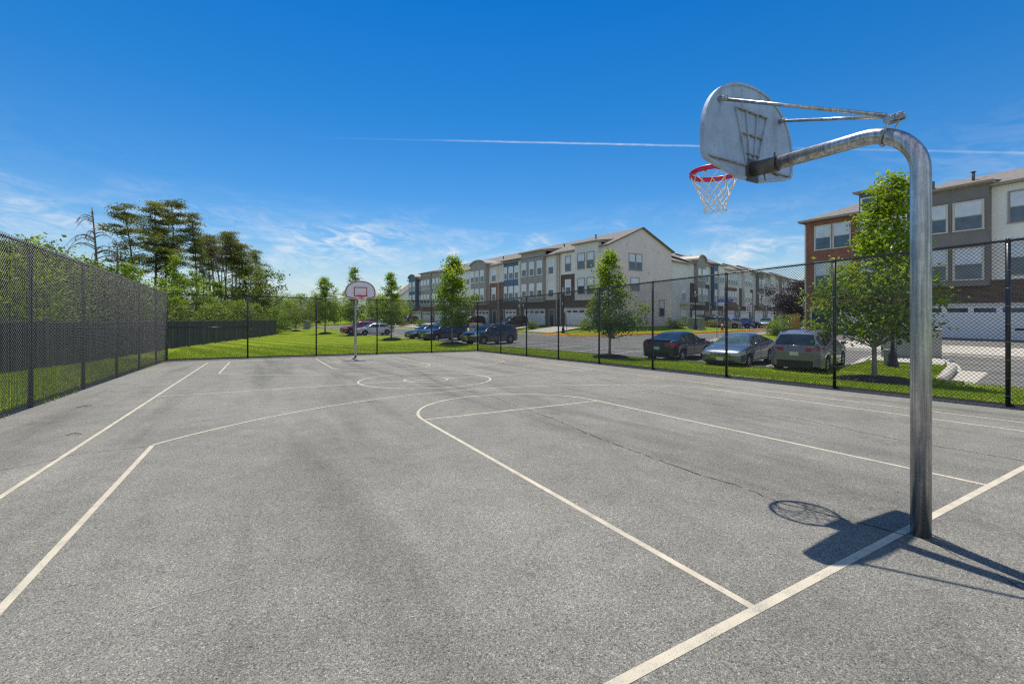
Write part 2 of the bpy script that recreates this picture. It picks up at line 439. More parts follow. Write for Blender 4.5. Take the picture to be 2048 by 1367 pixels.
def np_mesh(name, V, F, mat, parent=None, tint=None, smooth=False):
    """V (n,3) array, F (m,k) index array"""
    me = bpy.data.meshes.new(name)
    V = np.ascontiguousarray(V, np.float32); F = np.ascontiguousarray(F, np.int32); k = F.shape[1]
    me.vertices.add(len(V)); me.vertices.foreach_set('co', V.ravel())
    me.loops.add(F.size); me.loops.foreach_set('vertex_index', F.ravel())
    me.polygons.add(len(F)); me.polygons.foreach_set('loop_start', np.arange(0, F.size, k, dtype=np.int32))
    me.polygons.foreach_set('loop_total', np.full(len(F), k, np.int32))
    if smooth: me.polygons.foreach_set('use_smooth', np.ones(len(F), bool))
    me.materials.append(mat)
    if tint is not None:
        a = me.attributes.new('tint', 'FLOAT', 'FACE'); a.data.foreach_set('value', np.ascontiguousarray(tint, np.float32))
    me.update(calc_edges=True); me.validate()
    o = bpy.data.objects.new(name, me); COL.objects.link(o); o.parent = parent
    return o
def copy_tree(o, parent=None):
    c = o.copy(); COL.objects.link(c); c.parent = parent
    for ch in list(o.children): copy_tree(ch, c)
    return c

# ------------------------------------------------------------------ terrain
def sm(t):
    t=np.clip(t,0,1); return t*t*(3-2*t)
A_,B_=-.0147,-.0312
TH=.078
MID0=(31.43,38.26); RZ_MID=-math.pi/2+TH
PADS=[ # origin, rz, W, D, z, slope along u, range
 ((31.43-64*math.sin(TH),38.26+64*math.cos(TH)),RZ_MID,64,12,-.75,.0085,8),
 ((48.0,43.25),.27,85,12,-.45,0,7),
 ((37.4,19.7),-math.pi/2,40,12,-.27,0,9)]
def h(x,y):
    x=np.asarray(x,float);y=np.asarray(y,float)
    hc=A_*np.clip(x,-60,60)+B_*np.clip(y,-15,24.4)-.012*np.clip(y-24.4,0,60)
    hr=-.8-.0082*np.clip(y,-20,70)+.012*np.clip(x-14,0,30)
    xe=16.2-.166*np.clip(y,-20,60); xs=np.minimum(8.15,xe-4)
    z=hc+sm((x-xs)/(xe-xs))*(hr-hc)
    for (ox,oy),rz,W,D,pz,sl,R in PADS:
        c,s=math.cos(rz),math.sin(rz)
        u=(x-ox)*c+(y-oy)*s; v=-(x-ox)*s+(y-oy)*c
        dx=np.maximum(np.maximum(-u,u-W),0);dy=np.maximum(np.maximum(-v,v-D),0)
        d=np.hypot(dx,dy)
        w=np.clip(1-d/R,0,1)
        z=z+w*(pz+sl*np.clip(u,0,W)-z)
    return z
def hz(x, y): return float(h(x, y))
def zc(x, y): return A_ * x + B_ * y            # the court's own drained plane

ROAD = [(16.0, -16), (15.95, 3.9), (16.05, 4.5), (20.1, 5.35), (22.3, 6.0), (24.7, 7.0), (25.1, 8.1), (24.3, 9.1), (22.6, 9.2), (19.7, 8.35), (17.6, 8.1), (15.0, 8.45),
        (13.0, 18.2), (11.8, 24.6), (10.5, 30), (9.5, 38.7), (8.8, 44.5), (8.5, 49.6), (5.6, 50.3), (4.9, 61.5), (7.0, 63.0), (6.6, 76), (4.5, 90), (-10, 94), (-40, 104), (-40, 110),
        (0, 104), (16, 100), (16.2, 92), (17.2, 78), (18.8, 64), (21.4, 50), (23.6, 40.5), (24.0, 36.4), (25.2, 33.9), (27.1, 32.3), (31.6, 31.2), (36.3, 30.2), (45, 29.7),
        (51.5, 31.0), (50.5, 33.5), (48.6, 39.2), (60, 42.4), (131, 62), (140, 50), (64, 28), (45, 22.6), (36, 22.4), (31, 23.2), (29.2, 22.8), (28.0, 20.5), (27.6, 17), (27.7, 12), (27.75, 4), (27.9, -16)]
RP = np.array(ROAD, float)
def road_sd(x, y):
    """signed distance to the road polygon, negative inside"""
    x = np.asarray(x, float).ravel(); y = np.asarray(y, float).ravel()
    best = np.full(x.shape, 1e9); inside = np.zeros(x.shape, bool)
    n = len(RP)
    for i in range(n):
        a = RP[i]; b = RP[(i + 1) % n]; d = b - a
        t = np.clip(((x - a[0]) * d[0] + (y - a[1]) * d[1]) / (d @ d), 0, 1)
        best = np.minimum(best, np.hypot(x - a[0] - t * d[0], y - a[1] - t * d[1]))
        cr = ((a[1] > y) != (b[1] > y)) & (x < (b[0] - a[0]) * (y - a[1]) / (b[1] - a[1] + 1e-12) + a[0])
        inside ^= cr
    return np.where(inside, -best, best)
def lawn_z(x, y):
    """height of the grass surface"""
    x = np.asarray(x, float); y = np.asarray(y, float)
    sd = road_sd(x, y).reshape(x.shape)
    up = .12 * (1 - sm(sd / 4.0))
    court = (np.abs(x) < 8.3) & (y < 24.7)
    return h(x, y) + np.where(court, -.02, up)
def gz(x, y): return float(lawn_z(np.array([x]), np.array([y]))[0])

def build_terrain():
    def axis(bounds):
        out = [bounds[0][0]]
        for a, b, st in bounds:
            n = max(1, int(round((b - a) / st))); out += list(np.linspace(a, b, n + 1)[1:])
        return np.array(out)
    xs = axis([(-420, -120, 50), (-120, -40, 8), (-40, -14, 2), (-14, 34, .6), (34, 66, 1.0), (66, 150, 6), (150, 420, 54)])
    ys = axis([(-160, -40, 30), (-40, -12, 4), (-12, 66, .6), (66, 110, 1.2), (110, 190, 8), (190, 700, 85)])
    X, Y = np.meshgrid(xs, ys)
    sh = X.shape
    sd = road_sd(X, Y).reshape(sh)
    # pull grid points that lie near the road edge onto the edge
    e = .05
    gx = (road_sd(X + e, Y).reshape(sh) - sd) / e; gy = (road_sd(X, Y + e).reshape(sh) - sd) / e
    near = np.abs(sd) < .36
    tgt = np.where(sd < 0, -.05, .03)
    X = np.where(near, X - gx * (sd - tgt), X); Y = np.where(near, Y - gy * (sd - tgt), Y)
    sd2 = np.where(near, tgt, sd)
    Z = lawn_z(X, Y)
    Z = np.where(sd2 < -.01, h(X, Y) - 1.2, Z)
    court = (np.abs(X) < 7.9) & (Y < 24.3) & (Y > -9.5)
    Z = np.where(court, Z - .25, Z)
    paved = (X > 28.15) & (X < 37.3) & (Y < 16.3) & (Y > -14.5)
    Z = np.where(paved, Z - .3, Z)
    V = np.stack([X, Y, Z], -1).reshape(-1, 3)
    ny, nx = sh
    i = np.arange(ny - 1)[:, None] * nx + np.arange(nx - 1)[None]
    F = np.stack([i, i + 1, i + nx + 1, i + nx], -1).reshape(-1, 4)
    o = np_mesh('lawn', V, F, M['lawn'], smooth=True); tag(o, kind='structure')
build_terrain()

def sheet(name, poly, mat, off, step=1.0, kind='structure', zf=None):
    """a sheet following the ground, cut to a polygon"""
    bm = bmesh.new()
    vs = [bm.verts.new((x, y, 0)) for x, y in poly]
    bm.faces.new(vs); bmesh.ops.triangulate(bm, faces=bm.faces)
    xs = [p[0] for p in poly]; ys = [p[1] for p in poly]
    for ax, lo, hi in ((0, min(xs), max(xs)), (1, min(ys), max(ys))):
        t = lo + step
        while t < hi:
            no = (1, 0, 0) if ax == 0 else (0, 1, 0)
            bmesh.ops.bisect_plane(bm, geom=bm.verts[:] + bm.edges[:] + bm.faces[:], plane_co=(t if ax == 0 else 0, t if ax == 1 else 0, 0), plane_no=no, dist=1e-5)
            t += step
    P = np.array([v.co[:2] for v in bm.verts]); Z = (zf or h)(P[:, 0], P[:, 1]) + off
    for v, z in zip(bm.verts, Z): v.co.z = z
    bmesh.ops.recalc_face_normals(bm, faces=bm.faces)
    up = sum(f.normal.z for f in bm.faces)
    if up < 0: bmesh.ops.reverse_faces(bm, faces=bm.faces)
    me = bpy.data.meshes.new(name); bm.to_mesh(me); bm.free(); me.materials.append(mat)
    for p in me.polygons: p.use_smooth = True
    o = bpy.data.objects.new(name, me); COL.objects.link(o)
    return tag(o, kind=kind)
sheet('road', ROAD, M['road'], 0.0, 2.0)

def kerb(name, pts, mat, w=.17, hgt=.14, step=.6, inside=1):
    """raised kerb along a polyline; w towards the grass"""
    P = []
    for a, b in zip(pts[:-1], pts[1:]):
        a = Vector(a); b = Vector(b); n = max(1, int((b - a).length / step))
        P += [a.lerp(b, i / n) for i in range(n)]
    P.append(Vector(pts[-1]))
    vs = []; fs = []
    for i, p in enumerate(P):
        t = (P[min(i + 1, len(P) - 1)] - P[max(i - 1, 0)]).normalized(); nrm = Vector((-t.y, t.x)) * inside
        z = hz(p.x, p.y)
        for off, dz in ((-.26, .006), (-.015, .012), (.0, .05), (.02, hgt - .02), (.04, hgt), (w - .02, hgt + .005), (w, hgt - .15)):
            q = p + nrm * off; vs.append((q.x, q.y, z + dz))
    k = 7
    for i in range(len(P) - 1):
        for j in range(k - 1): fs.append((i * k + j, i * k + j + 1, (i + 1) * k + j + 1, (i + 1) * k + j))
    mb = MB(); mb.add(vs, fs, 0, True); mb.m = [1 if q % (k - 1) == 0 else 0 for q in range(len(fs))]
    o = mb.build(name, [mat, M['concrete']], fixn=False, sharp=50); return tag(o, kind='structure')
kerb('kerb', ROAD[1:24], M['concrete'], inside=1)
kerb('kerb', ROAD[27:33], M['concrete'], inside=1)
kerb('kerb', ROAD[32:40], M['kerb_yellow'], w=.34, hgt=.18, inside=1)
kerb('kerb', ROAD[45:57], M['concrete'], inside=1)
# footways, drives and pads
sheet('pavement', [(27.84, -15), (31.6, -15), (31.6, 16.9), (27.8, 16.9)], M['concrete'], .135, 1.5)
sheet('driveway', [(31.602, -15), (37.5, -15), (37.5, 16.6), (31.602, 16.6)], M['road'], .10, 1.5)
sheet('pavement', [(20.6, 5.75), (22.3, 6.2), (24.5, 7.15), (24.85, 8.05), (24.2, 8.9), (22.6, 9.0), (20.6, 8.4)], M['concrete'], .15, .8, zf=h)
sheet('gutter_apron', [(16.1, 3.75), (20.4, 4.4), (20.45, 5.25), (16.15, 4.42)], M['concrete'], .012, .8)
def midp(s, off):   # point s metres along the middle row from its near corner, off metres out in front
    return (31.43 - s * math.sin(TH) - off * math.cos(TH), 38.26 + s * math.cos(TH) - off * math.sin(TH))
sheet('pavement', [midp(9.6, 6.9), midp(63, 6.9), midp(63, 9.3), midp(9.6, 7.6)], M['concrete'], .125, 2.0)
for s0, s1 in ((2.3, 7.9), (11.7, 16.9), (18.3, 22.5), (25.6, 31.6), (34, 39.5), (43, 48.5), (55.5, 60)):
    sheet('driveway', [midp(s0, .1), midp(s1, .1), midp(s1, 6.75), midp(s0, 6.75)], M['concrete'], .14, 1.5)
def backp(u, off): return (48.0 + .9638 * u + .2667 * off, 43.25 + .2667 * u - .9638 * off)
sheet('driveway', [backp(9, .1), backp(84, .1), backp(84, 3.9), backp(9, 3.9)], M['concrete'], .06, 3)
sheet('pavement', [(31.6, 23.35), (36, 22.6), (45, 22.8), (62, 27.6), (62, 26.4), (45, 21.4), (36, 21.2), (31.6, 22.0)], M['concrete'], .13, 1.5)
# parking stall lines
def strip(mb, a, b, w, zf, off, n=1):
    a = Vector(a); b = Vector(b); d = (b - a).normalized(); nn = Vector((-d.y, d.x)) * w / 2
    for i in range(n):
        p = a.lerp(b, i / n); q = a.lerp(b, (i + 1) / n)
        c = [p + nn, p - nn, q - nn, q + nn]
        mb.add([(v.x, v.y, zf(v.x, v.y) + off) for v in c], [(0, 1, 2, 3)])
mb = MB()
for k in range(-2, 14):
    y0 = 10.0 + 2.78 * k
    if k in (-1,): continue
    if k == -2: continue
    xe = 16.0 - .166 * y0
    strip(mb, (xe + .3, y0 + .05), (xe + 5.4, y0 + 1.25), .11, hz, .02, 6)
for k in range(3):
    y0 = 52.2 + 2.9 * k
    strip(mb, (5.9 - .1 * k, y0), (10.6, y0 + .5), .11, hz, .02, 6)
tag(mb.build('stall_lines', M['stall']), kind='structure')

# ------------------------------------------------------------------ the court
def court_sheet():
    mb = MB(); x0, x1, y0, y1 = -8.0, 8.02, -10.0, 24.42
    nx, ny = 16, 34
    vs = [(x0 + (x1 - x0) * i / nx, y0 + (y1 - y0) * j / ny) for j in range(ny + 1) for i in range(nx + 1)]
    fs = [(j * (nx + 1) + i, j * (nx + 1) + i + 1, (j + 1) * (nx + 1) + i + 1, (j + 1) * (nx + 1) + i) for j in range(ny) for i in range(nx)]
    mb.add([(x, y, zc(x, y)) for x, y in vs], fs, 0, True)
    # the slab's edge
    for a, b in (((x0, y0), (x0, y1)), ((x0, y1), (x1, y1)), ((x1, y1), (x1, y0))):
        mb.add([(*a, zc(*a)), (*b, zc(*b)), (*b, zc(*b) - .3), (*a, zc(*a) - .3)], [(0, 1, 2, 3)])
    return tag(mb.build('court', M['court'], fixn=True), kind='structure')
court_sheet()
mb = MB()
for (ax_, ay_), (bx_, by_) in (((7.93, -10), (7.93, 24.2)), ((7.93, 24.2), (-7.93, 24.2))):
    a = Vector((ax_, ay_)); b = Vector((bx_, by_)); n = 20; d = (b - a).normalized(); nn = Vector((-d.y, d.x))
    pts = [a.lerp(b, i / n) for i in range(n + 1)]
    for p, q in zip(pts[:-1], pts[1:]):
        c = [(v.x, v.y, zc(v.x, v.y) + z_) for v, z_ in ((p + nn * .07, -.02), (p + nn * .035, .045), (p - nn * .05, .045), (p - nn * .12, -.06), (q + nn * .07, -.02), (q + nn * .035, .045), (q - nn * .05, .045), (q - nn * .12, -.06))]
        mb.add(c, [(0, 4, 5, 1), (1, 5, 6, 2), (2, 6, 7, 3)], 0)
tag(mb.build('court_edge', M['edge'], fixn=False), kind='structure')
HW, L_, S_, HC, T_, Y3 = 1.816, 5.50, 6.079, 10.77, 5.28, 5.75
LW = .050
def arc_strip(mb, cx, cy, R, a0, a1, n, w=LW, off=.004, sx=1.0):
    for i in range(n):
        A0 = a0 + (a1 - a0) * i / n; A1 = a0 + (a1 - a0) * (i + 1) / n
        q = []
        for r_, a in ((R - w / 2, A0), (R + w / 2, A0), (R + w / 2, A1), (R - w / 2, A1)):
            x, y = cx + r_ * math.cos(a) * sx, cy + r_ * math.sin(a); q.append((x, y, zc(x, y) + off))
        mb.add(q, [(0, 1, 2, 3)])
mb = MB()
for f in (0, 1):
    def Yf(y): return y if f == 0 else 2 * HC - y
    sg = 1 if f == 0 else -1
    o1, o2 = (.0015, .0022)
    for x in (-HW, HW): strip(mb, (x, Yf(0)), (x, Yf(L_)), LW, zc, o1)
    strip(mb, (-HW, Yf(L_)), (HW, Yf(L_)), LW, zc, o2)
    arc_strip(mb, 0, Yf(L_), HW, 0 if f == 0 else PI, PI if f == 0 else 2 * PI, 48, off=.0029)
    strip(mb, (-S_ - .02, Yf(0)), (S_ + .02, Yf(0)), LW + (.004 if f == 0 else 0), zc, o2)
    # three-point line: straight sides, then an arc through (T,Y3) about the basket
    for x in (-T_, T_): strip(mb, (x, Yf(0)), (x, Yf(Y3)), LW, zc, o1)
    # the arc, centred near the basket
    crown = 8.27; c_y = (crown ** 2 - Y3 ** 2 - T_ ** 2) / (2 * (crown - Y3)); Rr = crown - c_y
    a0 = math.atan2(Y3 - c_y, T_)
    if f == 0: arc_strip(mb, 0, c_y, Rr, a0, PI - a0, 64, off=.0036)
    else: arc_strip(mb, 0, 2 * HC - c_y, Rr, -a0, a0 - PI, 64, off=.0036)
for x in (-S_, S_): strip(mb, (x, 0), (x, 2 * HC), LW, zc, .0029)
strip(mb, (-S_, HC), (S_, HC), LW, zc, .0015)
arc_strip(mb, 0, HC, 1.83, 0, 2 * PI, 72, off=.0022)
arc_strip(mb, 0, HC, .61, 0, 2 * PI, 40, off=.0029)
tag(mb.build('court_lines', M['paint']), kind='structure')
# cracks and scuffs in the asphalt
def crack(mb, pts, w, seed, off=.003, skip=.05):
    r_ = random.Random(seed); P = []
    for a, b in zip(pts[:-1], pts[1:]):
        a = Vector(a); b = Vector(b); n = max(2, int((b - a).length / .07)); d = (b - a).normalized(); nn = Vector((-d.y, d.x))
        P += [a.lerp(b, i / n) + nn * r_.gauss(0, .008) for i in range(n)]
    P.append(Vector(pts[-1]))
    for p, q in zip(P[:-1], P[1:]):
        if r_.random() < skip: continue
        strip(mb, p, q, w * r_.uniform(.35, 1.5), zc, off)
mb = MB()
crack(mb, [(1.63, 21.31), (.9, 15), (.04, 9.94), (.22, 7.05), (.07, 5.64), (.04, 4.61), (-.15, 3.27), (-.22, 2.31), (-.26, 1.53), (-.2, 1.2), (-.28, .74), (-.16, .28), (-.10, -.03)], .009, 1, .0044)
crack(mb, [(-.05, -.14), (-.1, -.22), (-.2, -.35), (-.24, -.51), (-.34, -.64), (-.5, -.9)], .006, 2, .0044)
crack(mb, [(4.43, 8.69), (3.88, 6.22), (3.48, 4.07), (3.43, 2.5), (3.16, 1.13), (3.22, .07), (3.2, -3)], .010, 3, .0044)
crack(mb, [(-7.3, 5.1), (-6.46, 5.29), (-6.26, 5.37), (-5.99, 5.69), (-5.63, 5.68), (-5.25, 5.72)], .007, 4, .0044)
crack(mb, [(1.85, 5.64), (2.33, 5.43), (2.92, 5.31)], .006, 5, .0044)
tag(mb.build('asphalt_cracks', M['crack']), kind='structure')
mb = MB()
crack(mb, [(-4.73, 1.57), (-4.59, 1.60), (-4.33, 1.65), (-4.08, 1.69)], .008, 6, .0018, .45)
tag(mb.build('chalk_scuff', M['scuff']), kind='structure')
mb = MB()
mb.tube([(-7.06, 9.72, zc(-7.06, 9.72) + .02), (-6.98, 9.78, zc(-6.98, 9.78) + .03), (-6.9, 9.93, zc(-6.9, 9.93) + .015)], [.006, .009, .005], 6)
mb.tube([(-6.98, 9.78, zc(-6.98, 9.78) + .03), (-6.93, 9.75, zc(-6.93, 9.75) + .02)], [.006, .003], 5)
tag(mb.build('twig', M['bark_dead']), 'small dark twig lying on the asphalt by the left fence', 'twig')

mb = MB()
mb.tube([(-6.42, 6.93, zc(-6.42, 6.93) + .015), (-6.34, 6.97, zc(-6.34, 6.97) + .03), (-6.26, 6.95, zc(-6.26, 6.95) + .012)], [.005, .008, .004], 6)
mb.tube([(-6.34, 6.97, zc(-6.34, 6.97) + .03), (-6.31, 7.03, zc(-6.31, 7.03) + .012)], [.005, .003], 5)
tag(mb.build('twig', M['bark_dead']), 'tiny dark twig lying near the left sideline, nearer than the other twig', 'twig')

# ------------------------------------------------------------------ basketball hoops
def make_hoop():
    """local frame: pole base at the origin, +y towards the court; z=0 at the asphalt"""
    root = empty('basketball_hoop')
    # gooseneck pole: riser, bend and arm in one pipe
    pts = [(0, 0, -.05), (0, 0, 1.2), (0, 0, 2.50)]
    cy, cz, R = .35, 2.585, .35
    for i in range(0, 13):
        a = PI - i / 12 * math.radians(90); pts.append((0, cy + R * math.cos(a), cz + R * math.sin(a)))
    ey, ez = pts[-1][1], pts[-1][2]
    pts.append((0, 1.10, ez + (1.10 - ey) * .0))
    az = pts[-1][2]
    mb = MB(); mb.tube(pts, .0585, 28); mb.build('pole', M['galv'], root)
    # sleeve socket and plate behind the board
    mb = MB(); mb.tube([(0, 1.00, az - .005), (0, 1.235, az + .008)], .068, 24)
    mb.box(-.085, .085, 1.232, 1.25, az - .11, az + .10)
    mb.tube([(0, 1.03, az + .06), (0, 1.03, az + .105)], .008, 8); mb.tube([(.05, 1.07, az - .07), (.12, 1.07, az - .08)], .007, 8); mb.tube([(-.01, 1.12, az - .07), (.075, 1.16, az - .105)], .006, 8)
    mb.build('mounting_sleeve', M['steel_dark'], root)
    # fan-shaped board
    Bz = 2.845; y0, y1 = 1.255, 1.285
    def outline(g):      # inset by g
        P = []
        hw = .70 - g
        P += [(-.16, Bz + g), (.16, Bz + g), (.60 - g * .6, Bz + .085 + g), (.665 - g, Bz + .105 + g), (.695 - g, Bz + .15 + g), (hw, Bz + .24)]
        n = 28; zc0 = Bz + .34; ht = .56 - g
        for i in range(n + 1):
            a = PI * i / n; P.append((hw * math.copysign(abs(math.cos(a)) ** .93, math.cos(a)), zc0 + ht * abs(math.sin(a)) ** .93))
        P += [(-hw, Bz + .24), (-.695 + g, Bz + .15 + g), (-.665 + g, Bz + .105 + g), (-.60 + g * .6, Bz + .085 + g)]
        return P
    mb = MB(); mb.prism(outline(0), 'y', y0, y1)
    # turned edge and cast ribs on the back
    Po, Pi_ = outline(0), outline(.022); n = len(Po)
    for i in range(n):
        a, b, c, d = Po[i], Po[(i + 1) % n], Pi_[(i + 1) % n], Pi_[i]
        mb.add([(a[0], y0 - .012, a[1]), (b[0], y0 - .012, b[1]), (c[0], y0 - .012, c[1]), (d[0], y0 - .012, d[1]), (c[0], y0, c[1]), (d[0], y0, d[1]), (a[0], y0, a[1]), (b[0], y0, b[1])],
               [(0, 1, 2, 3), (3, 2, 4, 5), (1, 0, 6, 7)])
    def rib(p, q, w=.012, t=.018):
        p = Vector((p[0], p[1])); q = Vector((q[0], q[1])); d = (q - p).normalized(); nn = Vector((-d.y, d.x)) * w / 2
        mb.prism([tuple(p + nn), tuple(p - nn), tuple(q - nn), tuple(q + nn)], 'y', y0 - t, y0 - .0005)
    top = Bz + .64
    for t in (-1, -.36, .36, 1): rib((.245 * t, top), (.075 * t, Bz + .13))
    bo = mb.build('backboard', M['board'], root, fixn=True, sharp=35)
    cross = [((-.075 - (.17 * (z_ - Bz - .13) / .51), z_), (.075 + (.17 * (z_ - Bz - .13) / .51), z_)) for z_ in (Bz + .64, Bz + .42, Bz + .24)]
    for p_, q_ in cross + [((-.64, Bz + .125), (-.07, Bz + .125)), ((.07, Bz + .125), (.64, Bz + .125))]:
        mb = MB(); rib(p_, q_, .010, .021); mb.build('cross_rib', M['rusty'], bo, fixn=True)
    # front face paint: border and target square, a hair proud of the board
    mb = MB(); mb.prism(outline(.004), 'y', y1, y1 + .0015)
    mb.build('front_face', M['white_enamel'], bo, fixn=True)
    mb = MB(); Pb, Pc = outline(.018), outline(.062)
    for i in range(n):
        a, b, c, d = Pb[i], Pb[(i + 1) % n], Pc[(i + 1) % n], Pc[i]
        mb.add([(a[0], y1 + .004, a[1]), (b[0], y1 + .004, b[1]), (c[0], y1 + .004, c[1]), (d[0], y1 + .004, d[1])], [(3, 2, 1, 0)])
    mb.build('border', M['board_red'], bo)
    mb = MB(); x0, z0, z1, w = .305, Bz + .15, Bz + .60, .045
    for a, b, c, d in ((-x0, x0, z1 - w, z1), (-x0, x0, z0, z0 + w), (-x0, -x0 + w, z0 + w, z1 - w), (x0 - w, x0, z0 + w, z1 - w)):
        mb.box(a, b, y1 + .002, y1 + .005, c, d)
    mb.build('target_square', M['board_red'], bo)
    # two upper braces and their clamp on the bend
    cl = (0, .19, 3.03)
    for sx in (-1, 1):
        mb = MB(); mb.tube([(sx * .02, cl[1], cl[2] + .02), (sx * .47, y0 - .03, Bz + .655)], .0145, 10)
        mb.tube([(sx * .455, y0 - .07, Bz + .650), (sx * .485, y0 - .005, Bz + .662)], .024, 8)
        mb.build('brace', M['galv'], root)
    mb = MB(); mb.box(-.03, -.018, .09, .21, 2.995, 3.045); mb.box(.018, .03, .09, .21, 2.995, 3.045); mb.tube([(-.045, .12, 3.02), (.045, .12, 3.02)], .011, 8); mb.box(-.017, .017, .12, .20, 2.985, 3.0)
    ub = []
    for i in range(13):
        a = PI * (1 + i / 12); ub.append((.067 * math.cos(a), .20 - .43 * .069 * math.sin(a), 2.90 + .903 * .069 * math.sin(a)))
    mb.tube([(-.067, .145, 3.02)] + ub + [(.067, .145, 3.02)], .0075, 8)
    mb.build('brace_clamp', M['galv'], root, bevel=.003)
    # double rim with its bracket and under-braces
    ry, rz = 1.64, 3.035; Rr = .236
    mb = MB(); mb.ring((0, ry, rz), Rr, .013, n=48); mb.ring((0, ry, rz - .027), Rr, .0125, n=48)
    for i in range(12):
        a = 2 * PI * (i + .5) / 12; mb.tube([(Rr * math.cos(a), ry + Rr * math.sin(a), rz), (Rr * math.cos(a), ry + Rr * math.sin(a), rz - .03)], .012, 6)
    mb.prism([(-.10, y1 + .012), (.10, y1 + .012), (.13, ry - Rr * .83), (-.13, ry - Rr * .83)], 'z', rz - .03, rz + .008)
    mb.box(-.10, .10, y1 + .006, y1 + .016, rz - .13, rz + .008)
    for sx in (-1, 1): mb.tube([(sx * .085, y1 + .014, rz - .11), (sx * .175, ry - .14, rz - .03)], .008, 8)
    rm = mb.build('rim', M['red_rim'], root, fixn=True)
    for i in range(12):
        a = 2 * PI * (i + .5) / 12; c = (1.0 * Rr * math.cos(a), ry + Rr * math.sin(a), rz - .036)
        mb = MB(); mb.ring(c, .013, .004, axis='x' if abs(math.cos(a)) > .7 else 'y', n=10, k=5); mb.build('net_hook', M['galv'], rm)
    mb = MB(); rows = 7; n12 = 12; rn = random.Random(5)
    def node(j, i):
        t = j / rows; r_ = [.232, .205, .172, .146, .126, .113, .106, .110][j]
        a = 2 * PI * (i + .5 + (j % 2) * .5) / n12
        return (r_ * math.cos(a) + rn.gauss(0, .003) * (j > 0), ry + r_ * math.sin(a) + rn.gauss(0, .003) * (j > 0), rz - .04 - [0, .075, .14, .195, .245, .29, .335, .375][j])
    G = [[node(j, i) for i in range(n12)] for j in range(rows + 1)]
    for j in range(rows):
        for i in range(n12):
            nb = ((i, (i - 1) % n12) if j % 2 == 0 else (i, (i + 1) % n12))
            for k in nb:
                p, q = Vector(G[j][i]), Vector(G[j + 1][k]); m_ = (p + q) / 2; m_.z -= .006
                mb.tube([p, m_, q], 0.0046, 5, caps=False)
    mb.build('net', M['rope'], rm)
    return root
hoop = make_hoop()
hoop.location = (0, -.085, zc(0, -.085)); tag(hoop, 'near galvanised gooseneck basketball hoop seen from behind its weathered fan backboard', 'basketball hoop', 'basketball hoops on the court')
h2 = copy_tree(hoop)
h2.location = (0, 2 * HC + .085, zc(0, 2 * HC + .085)); h2.rotation_euler = (0, 0, PI)
tag(h2, 'far basketball hoop facing the camera in front of the far chain link fence', 'basketball hoop', 'basketball hoops on the court')

# ------------------------------------------------------------------ chain link fences
FH = 3.05
def wire_mesh(a, b, z0=.03, z1=FH + .045, r=.0040, pitch=.0717, off=0.0):
    """woven diamond mesh: zigzag wires with the weave's depth; a, b ground points (x,y)"""
    a = np.array(a, float); b = np.array(b, float); L = np.hypot(*(b - a)); d = (b - a) / L; nn = np.array([-d[1], d[0]])
    hp = pitch / 2; cols = int(L / hp); rows = int((z1 - z0) / hp)
    i = np.arange(cols)[:, None]; j = np.arange(rows + 1)[None, :]
    u = i * hp + np.where((i + j) % 2 == 0, 0.0, hp)
    # neighbouring wires are mirrored and hook into each other, crossing in depth at the hooks
    zz = z0 + j * (z1 - z0) / rows + 0 * i
    dep = np.where((i + j) % 2 == 0, -.0055, .0055) + off
    wob = .010 * np.sin(i * .021 + .6) * np.sin(j * .036) + rng.normal(0, .0012, (cols, 1))
    x = a[0] + d[0] * u + nn[0] * (dep + wob); y = a[1] + d[1] * u + nn[1] * (dep + wob)
    z = A_ * x + B_ * y + zz
    P = np.stack([x, y, z], -1)                       # cols, rows+1, 3
    p, q = P[:, :-1].reshape(-1, 3), P[:, 1:].reshape(-1, 3)
    t = q - p; t /= np.linalg.norm(t, axis=1)[:, None]
    n3 = np.array([nn[0], nn[1], 0.0]); w = np.cross(t, n3); w /= np.linalg.norm(w, axis=1)[:, None]; v = np.cross(w, t)
    offs = [(w + v) * .707 * r, (w - v) * .707 * r, (-w - v) * .707 * r, (-w + v) * .707 * r]
    V = np.concatenate([p + o for o in offs] + [q + o for o in offs]); n = len(p); k = np.arange(n)
    F = np.concatenate([np.stack([k + s * n, k + ((s + 1) % 4) * n, k + (4 + (s + 1) % 4) * n, k + (4 + s) * n], -1) for s in range(4)])
    return V, F
